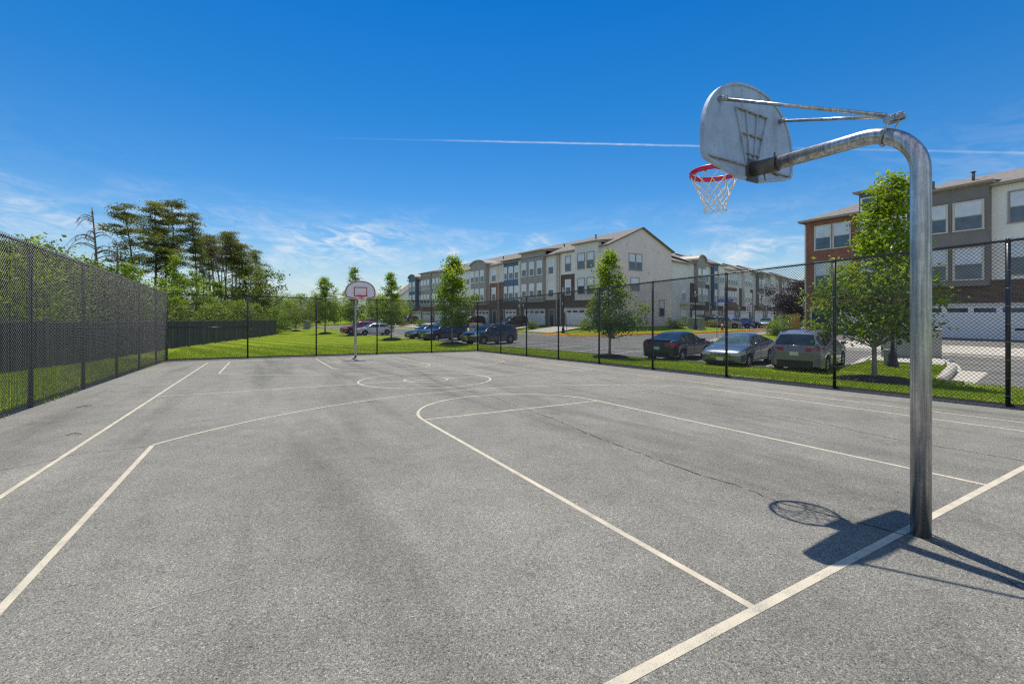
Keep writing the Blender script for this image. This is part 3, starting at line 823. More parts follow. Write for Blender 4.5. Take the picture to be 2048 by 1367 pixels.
def chain_fence(name, a, b, posts, label, braces=(), off=.03, wr=.0040):
    root = empty(name, (a[0], a[1], zc(*a)), 0, label, 'fence', 'chain link fences around the court')
    inv = Vector(root.location)
    def build(mb, nm, mat):
        o = mb.build(nm, mat, root); o.location = -inv; return o
    V, F = wire_mesh(a, b, off=off, r=wr); o = np_mesh('wire_mesh', V, F, M['wire'], root); o.location = -inv
    mb = MB(); mb.tube([(*a, zc(*a) + FH), (*b, zc(*b) + FH)], .021, 10); build(mb, 'top_rail', M['black_vinyl'])
    mb = MB(); mb.tube([(*a, zc(*a) + .06), (*b, zc(*b) + .06)], .006, 6); build(mb, 'bottom_wire', M['black_vinyl'])
    dirv = (Vector(b) - Vector(a)).normalized()
    for k, t in enumerate(posts):
        p = Vector(a) + dirv * t
        mb = MB(); z = zc(p.x, p.y); rr = .036 if 0 < k < len(posts) - 1 else .043
        mb.tube([(p.x, p.y, z - .1), (p.x, p.y, z + FH - .01)], rr, 14); mb.lathe([(rr + .004, FH - .05), (rr + .004, FH + .0), (.024, FH + .045), (0, FH + .05)], 12, c=(p.x, p.y, z))
        for q in range(9): mb.ring((p.x, p.y, z + .2 + q * .33), rr + .002, .0035, n=12, k=4, mi=1)
        po = build(mb, 'post', [M['black_vinyl'], M['galv']])
    for t0, t1, zz in braces:
        p, q = Vector(a) + dirv * t0, Vector(a) + dirv * t1
        mb = MB(); mb.tube([(p.x, p.y, zc(p.x, p.y) + zz), (q.x, q.y, zc(q.x, q.y) + zz)], .019, 10); build(mb, 'brace_rail', M['black_vinyl'])
    return root
FX, FY = 7.87, 24.12
chain_fence('chain_link_fence', (FX, -4.5), (FX, FY), [0.0] + [2.86 + 2.83 * k for k in range(0, 9)] + [FY + 4.5],
            'tall black chain link fence on the parking side of the court', braces=[(FY + 4.5 - 2.8, FY + 4.5, 1.5), (2.86, 5.69 - .001, 1.60)][:1] + [(.1, 5.6, 1.42)])
chain_fence('chain_link_fence', (-FX, FY), (FX, FY), [0, 3.2, 6.32, 9.48, 12.68, 2 * FX],
            'tall black chain link fence behind the far hoop at the lawn end', braces=[(0, 3.2, 1.52), (12.68, 2 * FX, 1.52)])
chain_fence('chain_link_fence', (-FX, -1.2), (-FX, FY), [0] + [2.85 * k + .15 for k in range(1, 9)] + [FY + 1.2],
            'tall black chain link fence along the left side of the court', off=-.05, wr=.0037)
# ------------------------------------------------------------------ townhouses
TRIM = {'w': 'white_trim', 'b': 'beige_trim'}
def window(root, u, z0, w, hgt, yf, trim='b', blind=True, name='window', fr=None):
    """sash window centred at u on the plane y=-yf of the facade frame (fr: matrix for other walls)"""
    t = .085; x0, x1, z1 = u - w / 2, u + w / 2, z0 + hgt; zm = z0 + hgt * .5
    mb = MB(); f0, f1 = -yf - .055, -yf - .003
    mb.box(x0 - t, x1 + t, f0, f1, z1, z1 + t, 0, fr); mb.box(x0 - t - .02, x1 + t + .02, f0 - .02, f1, z0 - t, z0, 0, fr)
    mb.box(x0 - t, x0, f0, f1, z0, z1, 0, fr); mb.box(x1, x1 + t, f0, f1, z0, z1, 0, fr)
    mb.box(x0, x1, f0 + .012, f1, zm - .025, zm + .025, 0, fr)
    for a, b in ((z0, zm - .025), (zm + .025, z1)):
        mb.box(x0, x0 + .03, f0 + .02, f1, a, b, 0, fr); mb.box(x1 - .03, x1, f0 + .02, f1, a, b, 0, fr)
    o = mb.build(name, M[TRIM.get(trim, trim)], root)
    g0 = -yf - .02
    for a, b, mt in ((z0, zm - .025, 'glass_dark'), (zm + .025, z1, 'glass_blind_reflect' if blind else 'glass_dark')):
        mb = MB(); mb.box(x0 + .03, x1 - .03, g0, g0 + .012, a, b, 0, fr); mb.build('pane', M[mt], o)
    return o
def zone(root, kind, u0, u1, z0, z1, p=.03, battens=(), hb=()):
    """a field of cladding standing p in front of the core wall"""
    names = {'brick': 'brick_wall', 'siding': 'siding_wall', 'panel': 'panel_wall'}
    mb = MB(); mb.box(u0, u1, -p, .04, z0, z1, 0)
    for b in battens: mb.box(b - .03, b + .03, -p - .018, -p + .002, z0 + .004, z1 - .004, 0)
    for b in hb: mb.box(u0 + .004, u1 - .004, -p - .014, -p + .002, b - .025, b + .025, 0)
    nm = names[kind.split('_')[0]]
    if p > .2: nm = 'bay'
    return mb.build(nm, M[kind], root)
def eave(root, u0, u1, z, p, over=.32, th=.13, deep=1.2, rise=.0, end=.25):
    """flat projecting eave with gutter over a bay"""
    mb = MB(); mb.box(u0 - end, u1 + end, -p - over, deep, z, z + th, 0)
    mb.box(u0 - end - .04, u1 + end + .04, -p - over - .09, -p - over - .004, z + .05, z + th + .03, 0)
    mb.build('bay_eave', M['gutter'], root)
    mb = MB(); y0, y1 = -p - over - .02, 3.2
    mb.add([(u0 - end, y0, z + th + .01), (u1 + end, y0, z + th + .01), (u1 + end, y1, z + th + .01 + .14 * (y1 - y0)), (u0 - end, y1, z + th + .01 + .14 * (y1 - y0)),
            (u0 - end, y1, z), (u1 + end, y1, z)], [(0, 1, 2, 3), (0, 3, 4), (1, 5, 2), (0, 4, 5, 1)])
    mb.build('bay_roof', M['shingle'], root)
def garage(root, u0, u1, z1=2.15, yf=.03, panes=4):
    mb = MB(); g = -yf + .06
    rows = 4; ph = z1 / rows
    for r_ in range(rows): mb.box(u0, u1, -yf - .012, -yf + .02, r_ * ph + .012, (r_ + 1) * ph - .004)
    mb.box(u0, u1, -yf - .004, -yf + .02, .0, z1)
    gd = mb.build('garage_door', M['garage'], root)
    mb = MB(); t = .13
    mb.box(u0 - t, u0 - .004, -yf - .03, -yf - .002, 0, z1); mb.box(u1 + .004, u1 + t, -yf - .03, -yf - .002, 0, z1); mb.box(u0 - t, u1 + t, -yf - .035, -yf - .002, z1 + .004, z1 + .2)
    mb.build('door_frame', M['beige_trim'], gd)
    w = (u1 - u0) / panes; mb = MB()
    for k in range(panes): mb.box(u0 + k * w + .14, u0 + (k + 1) * w - .14, -yf - .017, -yf - .0125, z1 - .41, z1 - .12)
    mb.build('window_strip', M['glass_dark'], gd)
def entry(root, u, mat='dark_door', yf=.03, w=.95):
    mb = MB(); mb.box(u - w / 2, u + w / 2, -yf - .02, -yf - .003, .1, 2.2); d = mb.build('door', M[mat], root)
    mb = MB(); mb.box(u - w / 2 + .2, u + w / 2 - .2, -yf - .026, -yf - .0205, 1.15, 2.05); mb.build('pane', M['glass_dark'], d)
    mb = MB(); t = .12
    mb.box(u - w / 2 - t, u - w / 2, -yf - .04, -yf - .003, .0, 2.3); mb.box(u + w / 2, u + w / 2 + t, -yf - .04, -yf - .003, .0, 2.3); mb.box(u - w / 2, u + w / 2, -yf - .04, -yf - .003, 2.2, 2.3)
    mb.build('door_frame', M['beige_trim'], d)
def spout(root, u, z1, p=.03, mat='beige_trim'):
    mb = MB(); mb.box(u - .05, u + .05, -p - .09, -p - .004, .1, z1); mb.build('downspout', M[mat], root)
def arch_top(root, u0, u1, z, p, rise=.75, mat='panel_grey'):
    n = 14; c = (u0 + u1) / 2; hw = (u1 - u0) / 2
    pts = [(c + hw * math.cos(PI * i / n), z + rise * math.sin(PI * i / n)) for i in range(n + 1)]
    mb = MB(); mb.prism(pts, 'y', -p, .6); mb.build('arch_panel', M[mat], root, fixn=True)
    o_ = [(c + (hw + .22) * math.cos(PI * i / n), z + (rise + .2) * math.sin(PI * i / n)) for i in range(n + 1)]
    mb = MB()
    for i in range(n):
        a, b, q, r_ = pts[i], pts[i + 1], o_[i + 1], o_[i]
        mb.prism([a, b, q, r_], 'y', -p - .25, 2.6)
    mb.build('arch_roof', M['gutter'], root, fixn=True)
def roof(root, W, D, ze, rise, over=.35, e0=.0, e1=.0, hip0=0.0, frontz=None):
    """gabled roof slab with fascia; hip0 hips the end at u=0"""
    m = D / 2; y0, y1 = -over, D + over; sl = rise / (m); zf = ze - over * sl
    u0, u1 = -e0, W + e1; t = .16
    top = [(u0, y0, zf + t), (u1, y0, zf + t), (u1, m, ze + rise + t), (u0 + hip0, m, ze + rise + t), (u1, y1, zf + t), (u0, y1, zf + t)]
    bot = [(x, y, z - t) for x, y, z in top]
    F = [(0, 1, 2, 3), (3, 2, 4, 5), (1, 0, 6, 7), (2, 1, 7, 8), (4, 2, 8, 10), (5, 4, 10, 11), (7, 6, 9, 8), (8, 9, 11, 10)]
    F += [(0, 3, 5), (0, 5, 11, 6), (9, 6, 11)] if hip0 else [(3, 5, 11, 9), (0, 3, 9, 6)]
    mb = MB(); mb.add(top + bot, F)
    r_ = mb.build('roof', M['shingle'], root, fixn=True)
    mb = MB(); mb.box(u0, u1, y0 - .10, y0 - .004, zf + .02, zf + t + .02); mb.build('gutter', M['gutter'], root)
    return r_
def core(root, W, D, ze, mat='siding_beige', gable=(False, False), rise=2.5):
    mb = MB(); mb.box(0.003, W - .003, 0, D, -.8, ze)
    for on, a, b in ((gable[0], .003, .15), (gable[1], W - .15, W - .003)):
        if on: mb.prism([(0, ze), (D, ze), (D / 2, ze + rise)], 'x', a, b)
    return mb.build('wall', M[mat], root)
def plaque(root, u, z, p=.03):
    mb = MB(); mb.box(u - .13, u + .13, -p - .02, -p - .003, z, z + .34); mb.build('number_plaque', M['white_trim'], root)
def vent_pipe(root, u, y, z, hgt=.6):
    mb = MB(); mb.tube([(u, y, z), (u, y, z + hgt)], .09, 10); mb.lathe([(.0, hgt + .06), (.16, hgt + .02), (.16, hgt - .03), (.09, hgt - .03)], 10, c=(u, y, z)); mb.build('roof_vent', M['steel_dark'], root)
W2 = dict(z=4.15, h=1.85); W3 = dict(z=7.25, h=1.85)
def house(label, O, z, rz, W, D=11.8, ze=9.75, rise=2.5, cmat='siding_beige', group='townhouses in the middle row', gable=(False, False), rf=True, **kw):
    root = empty('townhouse', (O[0], O[1], z), rz, label, 'townhouse', group)
    core(root, W, D, ze, cmat, gable, rise)
    if rf: roof(root, W, D, ze, rise, **kw)
    return root
def mid(s0, s1, label, **kw):
    O = (31.43 - s1 * math.sin(TH), 38.26 + s1 * math.cos(TH))
    return house(label, O, -.22 - .0085 * s0, RZ_MID, s1 - s0, **kw)
# the corner house with the bare gable end
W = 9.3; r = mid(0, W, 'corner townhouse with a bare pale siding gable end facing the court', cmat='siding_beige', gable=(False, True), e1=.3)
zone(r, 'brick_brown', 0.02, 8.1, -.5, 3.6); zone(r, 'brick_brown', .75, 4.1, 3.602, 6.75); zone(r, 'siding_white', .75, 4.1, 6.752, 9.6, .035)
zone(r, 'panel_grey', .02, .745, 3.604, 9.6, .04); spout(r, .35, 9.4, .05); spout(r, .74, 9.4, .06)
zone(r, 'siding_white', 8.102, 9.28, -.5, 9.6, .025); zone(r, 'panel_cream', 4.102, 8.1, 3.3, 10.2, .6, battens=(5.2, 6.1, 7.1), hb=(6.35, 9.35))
eave(r, 4.1, 8.1, 10.2, .6)
for u in (5.3, 6.95): window(r, u, 4.1, 1.15, 1.85, .62, 'panel_grey'); window(r, u, 7.2, 1.15, 1.85, .62, 'panel_grey')
window(r, 2.2, 4.1, 1.0, 1.9, .03, 'w'); window(r, 2.2, 7.2, 1.0, 1.85, .035, 'panel_grey')
garage(r, 1.75, 6.65); entry(r, 8.7, yf=.025); plaque(r, 1.15, 2.75)
# windows and vents on its gable wall
G = Matrix.Translation((W, 0, 0)) @ Matrix.Rotation(PI / 2, 4, 'Z')
for v in (4.1, 5.35): window(r, v, 7.0, 1.05, 1.95, -.003, 'panel_grey', fr=G)
window(r, 4.6, 4.5, 1.5, 1.5, -.003, 'panel_grey', fr=G); window(r, 9.8, 1.3, .95, 2.0, -.003, 'panel_grey', fr=G)
for v, z_ in ((3.2, 9.9), (6.6, 10.0), (9.1, 9.4), (8.5, 5.9), (7.2, 6.6)):
    mb = MB(); mb.box(v - .12, v + .12, -.07, -.002, z_, z_ + .2, 0, G); mb.build('wall_vent', M['vent_white'], r)
mb = MB(); mb.box(11.2, 11.5, -.25, -.01, .4, 1.1, 0, G); mb.build('meter_box', M['util_beige'], r)
vent_pipe(r, 3.0, 4.2, 11.6)
# house 2: grey panel bay and a pale strip
r = mid(9.3, 17.4, 'townhouse with grey panel bay of three window columns beside the corner house'); W = 8.1
zone(r, 'brick_brown', .02, W - .02, -.5, 3.55); zone(r, 'siding_pale', 5.6, W - .02, 3.552, 9.6); zone(r, 'panel_grey', .25, 5.55, 3.3, 10.45, .45, battens=(.3, 1.75, 3.2, 4.5, 5.5), hb=(6.5, 9.4)); eave(r, .25, 5.55, 10.45, .45)
for u in (1.0, 2.9, 4.75): window(r, u, 4.0, 1.05, 1.9, .47, 'w'); window(r, u, 7.15, 1.05, 1.9, .47, 'w')
window(r, 6.75, 4.0, 1.1, 1.9, .03, 'w'); window(r, 6.75, 7.15, 1.1, 1.9, .03, 'w'); garage(r, .5, 5.4); entry(r, 6.9); plaque(r, .2, 2.75); spout(r, 7.95, 9.5); vent_pipe(r, 5.8, 3.2, 11.0)
# house 3: blue panels
r = mid(17.4, 23.9, 'townhouse with a bright blue panel front and white pillar'); W = 6.5
zone(r, 'brick_brown', .02, W - .02, -.5, 3.55); zone(r, 'brick_mixed', .02, 1.4, 3.552, 6.8); zone(r, 'siding_pale', .02, 1.4, 6.802, 9.6, .032)
zone(r, 'panel_blue', 1.42, 5.75, 3.552, 9.9, .12, battens=(1.5, 2.9, 4.3, 5.65), hb=(6.55, 9.35)); zone(r, 'siding_pale', 5.77, W - .02, 3.552, 9.6, .3); eave(r, 1.42, W, 9.9, .25)
for u, w in ((2.05, .75), (3.55, 1.15), (5.05, .95)): window(r, u, 3.95, w, 1.95, .14, 'w'); window(r, u, 7.1, w, 1.85, .14, 'w')
garage(r, 1.8, 4.8, panes=3); entry(r, .8); plaque(r, 5.6, 2.75); spout(r, 6.3, 9.4, .31)
# house 4: grey arched bay with a brick flank
r = mid(23.9, 33.2, 'townhouse with an arched grey bay beside a brick and white flank'); W = 9.3
zone(r, 'brick_mixed', .02, W - .02, -.5, 3.55); zone(r, 'brick_mixed', 6.2, W - .02, 3.552, 6.8); zone(r, 'siding_pale', 6.2, W - .02, 6.802, 9.6, .032); zone(r, 'siding_pale', .02, .6, 3.552, 9.6, .05)
zone(r, 'panel_grey', .7, 6.0, 3.2, 10.0, .6, battens=(.8, 2.4, 4.2, 5.9), hb=(6.5,)); arch_top(r, .7, 6.0, 10.0, .6, .8, 'panel_grey')
for u in (1.35, 2.95, 4.75): window(r, u, 4.0, 1.15, 1.95, .62, 'w'); window(r, u, 7.15, 1.15, 1.9, .62, 'w')
window(r, 7.6, 4.0, 1.2, 2.0, .03, 'w'); window(r, 7.6, 7.1, 1.3, 1.9, .034, 'w'); garage(r, 1.5, 6.0); entry(r, 7.8); plaque(r, .5, 2.75); spout(r, 9.0, 9.4); vent_pipe(r, 5.8, 3.0, 11.0)
# house 5: white top storey
r = mid(33.2, 42.0, 'mostly white townhouse half hidden by the maple beside the arched grey bay'); W = 8.8
zone(r, 'brick_mixed', .02, W - .02, -.5, 3.55); zone(r, 'siding_white', .02, W - .02, 3.552, 9.6)
for u in (1.6, 3.4, 6.0, 7.4): window(r, u, 4.0, 1.1, 1.9, .03, 'w'); window(r, u, 7.15, 1.1, 1.9, .03, 'w')
garage(r, 1.5, 6.2); entry(r, 7.7); spout(r, 8.6, 9.5)
r = mid(42.0, 50.0, 'grey panelled townhouse behind the maple crown'); W = 8.0
zone(r, 'brick_mixed', .02, W - .02, -.5, 3.55); zone(r, 'siding_pale', 5.8, W - .02, 3.552, 9.6); zone(r, 'panel_grey', .3, 5.75, 3.3, 10.3, .5, battens=(.4, 2.2, 4.0, 5.6), hb=(6.5,)); eave(r, .3, 5.75, 10.3, .5)
for u in (1.3, 3.1, 4.9): window(r, u, 4.0, 1.1, 1.9, .52, 'w'); window(r, u, 7.15, 1.1, 1.9, .52, 'w')
garage(r, .8, 5.4); entry(r, 6.8)
r = mid(50.0, 56.2, 'narrow grey townhouse next to the brick house with the blue arched bay'); W = 6.2
zone(r, 'brick_mixed', .02, W - .02, -.5, 3.55); zone(r, 'panel_grey', .3, 5.9, 3.3, 10.6, .45, battens=(.4, 2.2, 4.0, 5.8), hb=(6.5,)); eave(r, .3, 5.9, 10.6, .45)
for u in (1.3, 2.9, 4.6): window(r, u, 4.0, 1.1, 1.9, .47, 'w'); window(r, u, 7.15, 1.1, 1.9, .47, 'w')
garage(r, .6, 4.6); entry(r, 5.4)
r = mid(56.2, 64.0, 'farthest brick townhouse of the middle row with a blue arched bay', gable=(True, False), e0=.3); W = 7.8
zone(r, 'brick_red', .02, W - .02, -.8, 9.6); zone(r, 'panel_blue', 1.6, 6.0, 2.9, 10.0, .7, battens=(1.7, 3.8, 5.9), hb=(6.5,)); arch_top(r, 1.6, 6.0, 10.0, .7, .75, 'panel_blue')
for u in (2.75, 4.85): window(r, u, 4.0, 1.2, 2.1, .72, 'w'); window(r, u, 7.1, 1.2, 1.95, .72, 'w')
window(r, 7.1, 4.0, .9, 2.0, .03, 'w'); window(r, 7.1, 7.1, .9, 1.9, .03, 'w'); garage(r, 2.6, 7.2, 2.3); entry(r, 1.1); spout(r, 7.6, 9.4)

# the right-hand row
def right(u0, u1, label, **kw):
    return house(label, (37.4, 19.7 - u0), -.27, -PI / 2, u1 - u0, group='townhouses in the right row', **kw)
r = right(0, 7.45, 'red brick end townhouse with a slate blue bay behind the near maple', cmat='brick_red', ze=9.75, rise=2.1, hip0=3.6, e0=.35); W = 7.45
zone(r, 'brick_red', .0, 4.25, -.8, 9.7, .03); zone(r, 'brick_red', 4.252, W - .01, -.8, 3.6, .028)
zone(r, 'panel_slate', 4.3, 7.4, 3.4, 11.1, .6, battens=(4.4, 5.85, 7.3), hb=(6.45, 9.55)); eave(r, 4.3, 7.4, 11.1, .6, deep=2.2)
for u in (1.45, 2.85): window(r, u, 3.85, 1.15, 2.25, .03, 'beige_trim'); window(r, u, 7.2, 1.15, 1.95, .03, 'beige_trim')
for u in (5.1, 6.6): window(r, u, 4.0, 1.2, 1.95, .62, 'w'); window(r, u, 7.0, 1.2, 1.95, .62, 'w'); window(r, u, 9.75, 1.2, .9, .62, 'w', blind=False)
garage(r, 2.7, 7.2, 2.25); entry(r, 1.35, 'navy_door', w=1.5); spout(r, .1, 9.4); 
r = right(7.45, 14.9, 'townhouse with charcoal panel bay over dark brick behind the hoop pole', cmat='siding_white', ze=10.1, rise=1.9); W = 7.45
zone(r, 'brick_brown', .01, W - .01, -.8, 3.95, .03); zone(r, 'siding_white', 3.97, W - .01, 3.952, 10.0, .028)
zone(r, 'panel_dark', .3, 3.95, 3.6, 10.2, .5, battens=(.36, 2.12, 3.88), hb=(6.35, 9.35)); eave(r, .3, 3.95, 10.2, .5)
for u in (1.25, 3.0): window(r, u, 4.05, 1.35, 2.0, .52, 'beige_trim'); window(r, u, 7.35, 1.35, 1.8, .52, 'beige_trim')
window(r, 5.55, 4.25, 1.55, 2.1, .03, 'panel_grey'); window(r, 5.55, 7.55, 1.55, 1.9, .03, 'panel_grey')
garage(r, .35, 5.65, 2.25); entry(r, 6.6); plaque(r, -.0 + .12, 2.9); vent_pipe(r, 2.2, 3.6, 11.25, .8)
r = right(14.9, 22.4, 'townhouse of white siding at the right edge beyond the gate post', cmat='siding_white', ze=10.1, rise=1.9); W = 7.5
zone(r, 'brick_brown', .01, W - .01, -.8, 3.95, .03); zone(r, 'siding_white', .01, W - .01, 3.952, 10.0, .028)
for u in (1.5, 3.2, 5.6): window(r, u, 4.25, 1.2, 2.0, .03, 'panel_grey'); window(r, u, 7.55, 1.2, 1.9, .03, 'panel_grey')
garage(r, .5, 5.6, 2.25); entry(r, 6.7)

# the back row across the side street
def back(u0, u1, label, **kw):
    return house(label, backp(u0, 0), -.55, .27, u1 - u0, group='townhouses in the back row', **kw)
r = back(0, 6.2, 'recessed white end townhouse with a railed balcony beside the pale gable', cmat='siding_white', ze=9.6, rise=2.2)
mb = MB(); mb.box(2.6, 5.6, -1.6, -.02, 3.3, 3.5); mb.build('balcony_slab', M['beige_trim'], r)
mb = MB(); mb.box(2.6, 5.6, -1.62, -1.56, 4.5, 4.58); mb.box(2.6, 5.6, -1.62, -1.56, 3.55, 3.6)
for k in range(26): mb.box(2.62 + k * .117, 2.65 + k * .117, -1.605, -1.575, 3.6, 4.5)
mb.build('balcony_railing', M['black_paint'], r)
window(r, 4.0, 4.0, 1.4, 2.0, .003, 'w'); window(r, 4.0, .4, 1.9, 2.0, .003, 'w'); spout(r, 6.0, 9.3, .0, 'white_trim')
STY = [
 ('townhouse with brown brick and an arched grey bay at the back left', 'brick_brown', 'siding_white', 'panel_grey', 'arch'),
 ('townhouse with narrow blue panel and white bays behind the street sign', 'brick_brown', 'siding_white', 'panel_blue', 'flat'),
 ('townhouse with a red brick second storey in the back row', 'brick_mixed', 'siding_white', 'brick_mixed', 'mid'),
 ('townhouse with paired white windows and dark brick pillar in the back row', 'brick_brown', 'siding_white', 'siding_white', 'flat'),
 ('townhouse with a dark grey pillar bay behind the white tow sign', 'brick_mixed', 'siding_pale', 'panel_dark', 'flat'),
 ('townhouse with a white bay and beige siding left of the purple tree', 'brick_brown', 'siding_pale', 'siding_white', 'flat'),
 ('townhouse with grey bay partly behind the purple tree', 'brick_brown', 'siding_beige', 'panel_grey', 'flat'),
 ('beige sided townhouse above the purple tree', 'brick_mixed', 'siding_beige', 'siding_beige', 'flat'),
 ('farthest beige townhouse of the back row near the red brick corner', 'brick_mixed', 'siding_beige', 'panel_cream', 'flat')]
u = 6.2
for k, (lab, br, sd_, bay, st) in enumerate(STY):
    W = [8.0, 6.2, 8.0, 8.6, 8.8, 8.4, 8.2, 8.4, 8.4][k]
    r = back(u, u + W, lab, ze=9.9, rise=2.3 + .25 * (k % 3)); u += W
    zone(r, br, .02, W - .02, -.7, 3.6); zone(r, br if k in (0, 3) else sd_, .02, W - .02, 3.602, 6.7); zone(r, sd_, .02, W - .02, 6.702, 9.75)
    b0, b1 = (1.6, 4.9) if k != 1 else (.3, 1.9)
    if st == 'mid': zone(r, bay, .6, W - 1.8, 3.0, 6.6, .25); b0, b1 = .6, W - 1.8; pz = .27
    else:
        zone(r, bay, b0, b1, 3.2, 10.2, .55, battens=(b0 + .08, (b0 + b1) / 2, b1 - .08) if bay.startswith('panel') else ()); pz = .57
        (arch_top(r, b0, b1, 10.2, .55, .9, bay) if st == 'arch' else eave(r, b0, b1, 10.2, .55))
    if k == 1: zone(r, 'siding_white', 2.3, 5.0, 3.2, 10.1, .6); eave(r, 2.3, 5.0, 10.1, .6)
    for q in np.linspace(b0 + .8, b1 - .8, 2 if b1 - b0 > 2 else 1) if st != 'mid' else np.linspace(1.3, 5.4, 4):
        window(r, float(q), 4.0, 1.0, 1.9, pz, 'w'); window(r, float(q), 7.15, 1.0, 1.8, pz if st != 'mid' else .03, 'w')
    if k == 1:
        for q in (3.05, 4.25): window(r, q, 4.0, .95, 1.9, .62, 'w'); window(r, q, 7.15, .95, 1.8, .62, 'w')
    window(r, W - 1.4, 4.0, 1.05, 1.9, .03, 'w'); window(r, W - 1.4, 7.15, 1.05, 1.8, .03, 'w')
    garage(r, .9, W - 2.6, 2.2); entry(r, W - 1.3); spout(r, W - .2, 9.6, .03, 'white_trim'); plaque(r, .45, 2.8)
# a farther white gable beyond the middle row, left of its last house
r = house('distant white gable house beyond the far end of the middle row', (26.4 - 6 * math.sin(TH), 110.2 + 6 * math.cos(TH)), -1.0, RZ_MID, 6, D=10, ze=6.6, rise=3.6, cmat='siding_white', group='houses beyond the middle row', gable=(True, True), e0=.3, e1=.3)
for q in (1.5, 4.2): window(r, q, 4.2, 1.1, 1.7, .003, 'w')
# ------------------------------------------------------------------ vehicles
def interp(tab, x):
    xs = [t[0] for t in tab]; ys = [t[1] for t in tab]
    return float(np.interp(x, xs, ys))
CARS = {
 # x runs from the tail (negative) to the nose (positive)
 'sedan': dict(L=4.62, W=1.80, rw=.325, wb=(-1.34, 1.36), belt=[(-2.31, .74), (-2.27, .99), (-2.1, 1.06), (-1.5, 1.05), (-.5, .985), (.6, .95), (1.02, .93), (1.7, .84), (2.15, .72), (2.29, .60), (2.31, .5)],
   top=[(-2.31, .76), (-2.26, 1.04), (-2.1, 1.10), (-1.72, 1.115), (-1.45, 1.20), (-.95, 1.385), (-.55, 1.45), (0, 1.465), (.35, 1.42), (.7, 1.24), (1.12, .985), (1.75, .90), (2.12, .79), (2.28, .66), (2.31, .55)],
   gl=(-1.70, 1.10), rear=(-1.70, -.98), ws=(.34, 1.10), side=(-1.42, .86), pill=(-.42,)),
 'suv': dict(L=4.62, W=1.86, rw=.355, wb=(-1.36, 1.36), belt=[(-2.31, .80), (-2.28, 1.05), (-2.2, 1.12), (-1.5, 1.10), (-.5, 1.05), (.6, 1.03), (1.05, 1.03), (1.7, .99), (2.12, .90), (2.28, .74), (2.31, .6)],
   top=[(-2.31, .85), (-2.27, 1.10), (-2.22, 1.20), (-1.98, 1.52), (-1.85, 1.62), (-1.2, 1.68), (-.2, 1.69), (.3, 1.64), (.72, 1.42), (1.18, 1.09), (1.75, 1.04), (2.1, .96), (2.27, .80), (2.31, .66)],
   gl=(-2.24, 1.14), rear=(-2.24, -1.93), ws=(.32, 1.15), side=(-2.0, .92), pill=(-1.15, -.18)),
 'coupe_suv': dict(L=4.80, W=1.92, rw=.375, wb=(-1.43, 1.44), belt=[(-2.4, .82), (-2.36, 1.08), (-2.25, 1.14), (-1.5, 1.11), (-.5, 1.06), (.6, 1.03), (1.05, 1.03), (1.75, 1.0), (2.2, .92), (2.37, .76), (2.4, .62)],
   top=[(-2.4, .87), (-2.36, 1.14), (-2.30, 1.24), (-1.95, 1.50), (-1.75, 1.57), (-1.0, 1.64), (-.1, 1.66), (.35, 1.61), (.8, 1.40), (1.25, 1.09), (1.8, 1.05), (2.2, .98), (2.36, .82), (2.4, .68)],
   gl=(-2.3, 1.2), rear=(-2.3, -1.80), ws=(.36, 1.22), side=(-1.95, .98), pill=(-1.1, -.15)),
}
def arch_z(x, c, sill):
    z = sill
    for w in c['wb']:
        R = c['rw'] + .065; d = abs(x - w)
        if d < R: z = max(z, c['rw'] + math.sqrt(R * R - d * d) * .97)
    return z
def car_stations(c):
    h2_ = c['L'] / 2; xs = set(np.linspace(-h2_, h2_, 37).tolist())
    for w in c['wb']:
        R = c['rw'] + .065
        for k in range(11): xs.add(w + R * math.cos(PI * k / 10))
    for k in ('gl', 'rear', 'ws', 'side', 'pill'):
        for v in c[k]: xs.add(v)
    for v in c['pill']: xs.add(v - .05); xs.add(v + .05)
    xs.update((h2_ - .01, -h2_ + .01, h2_ - .06, -h2_ + .06, h2_ - .15, -h2_ + .15))
    out = []
    for x in sorted(xs):
        if not out or x - out[-1] > .012: out.append(x)
    return out
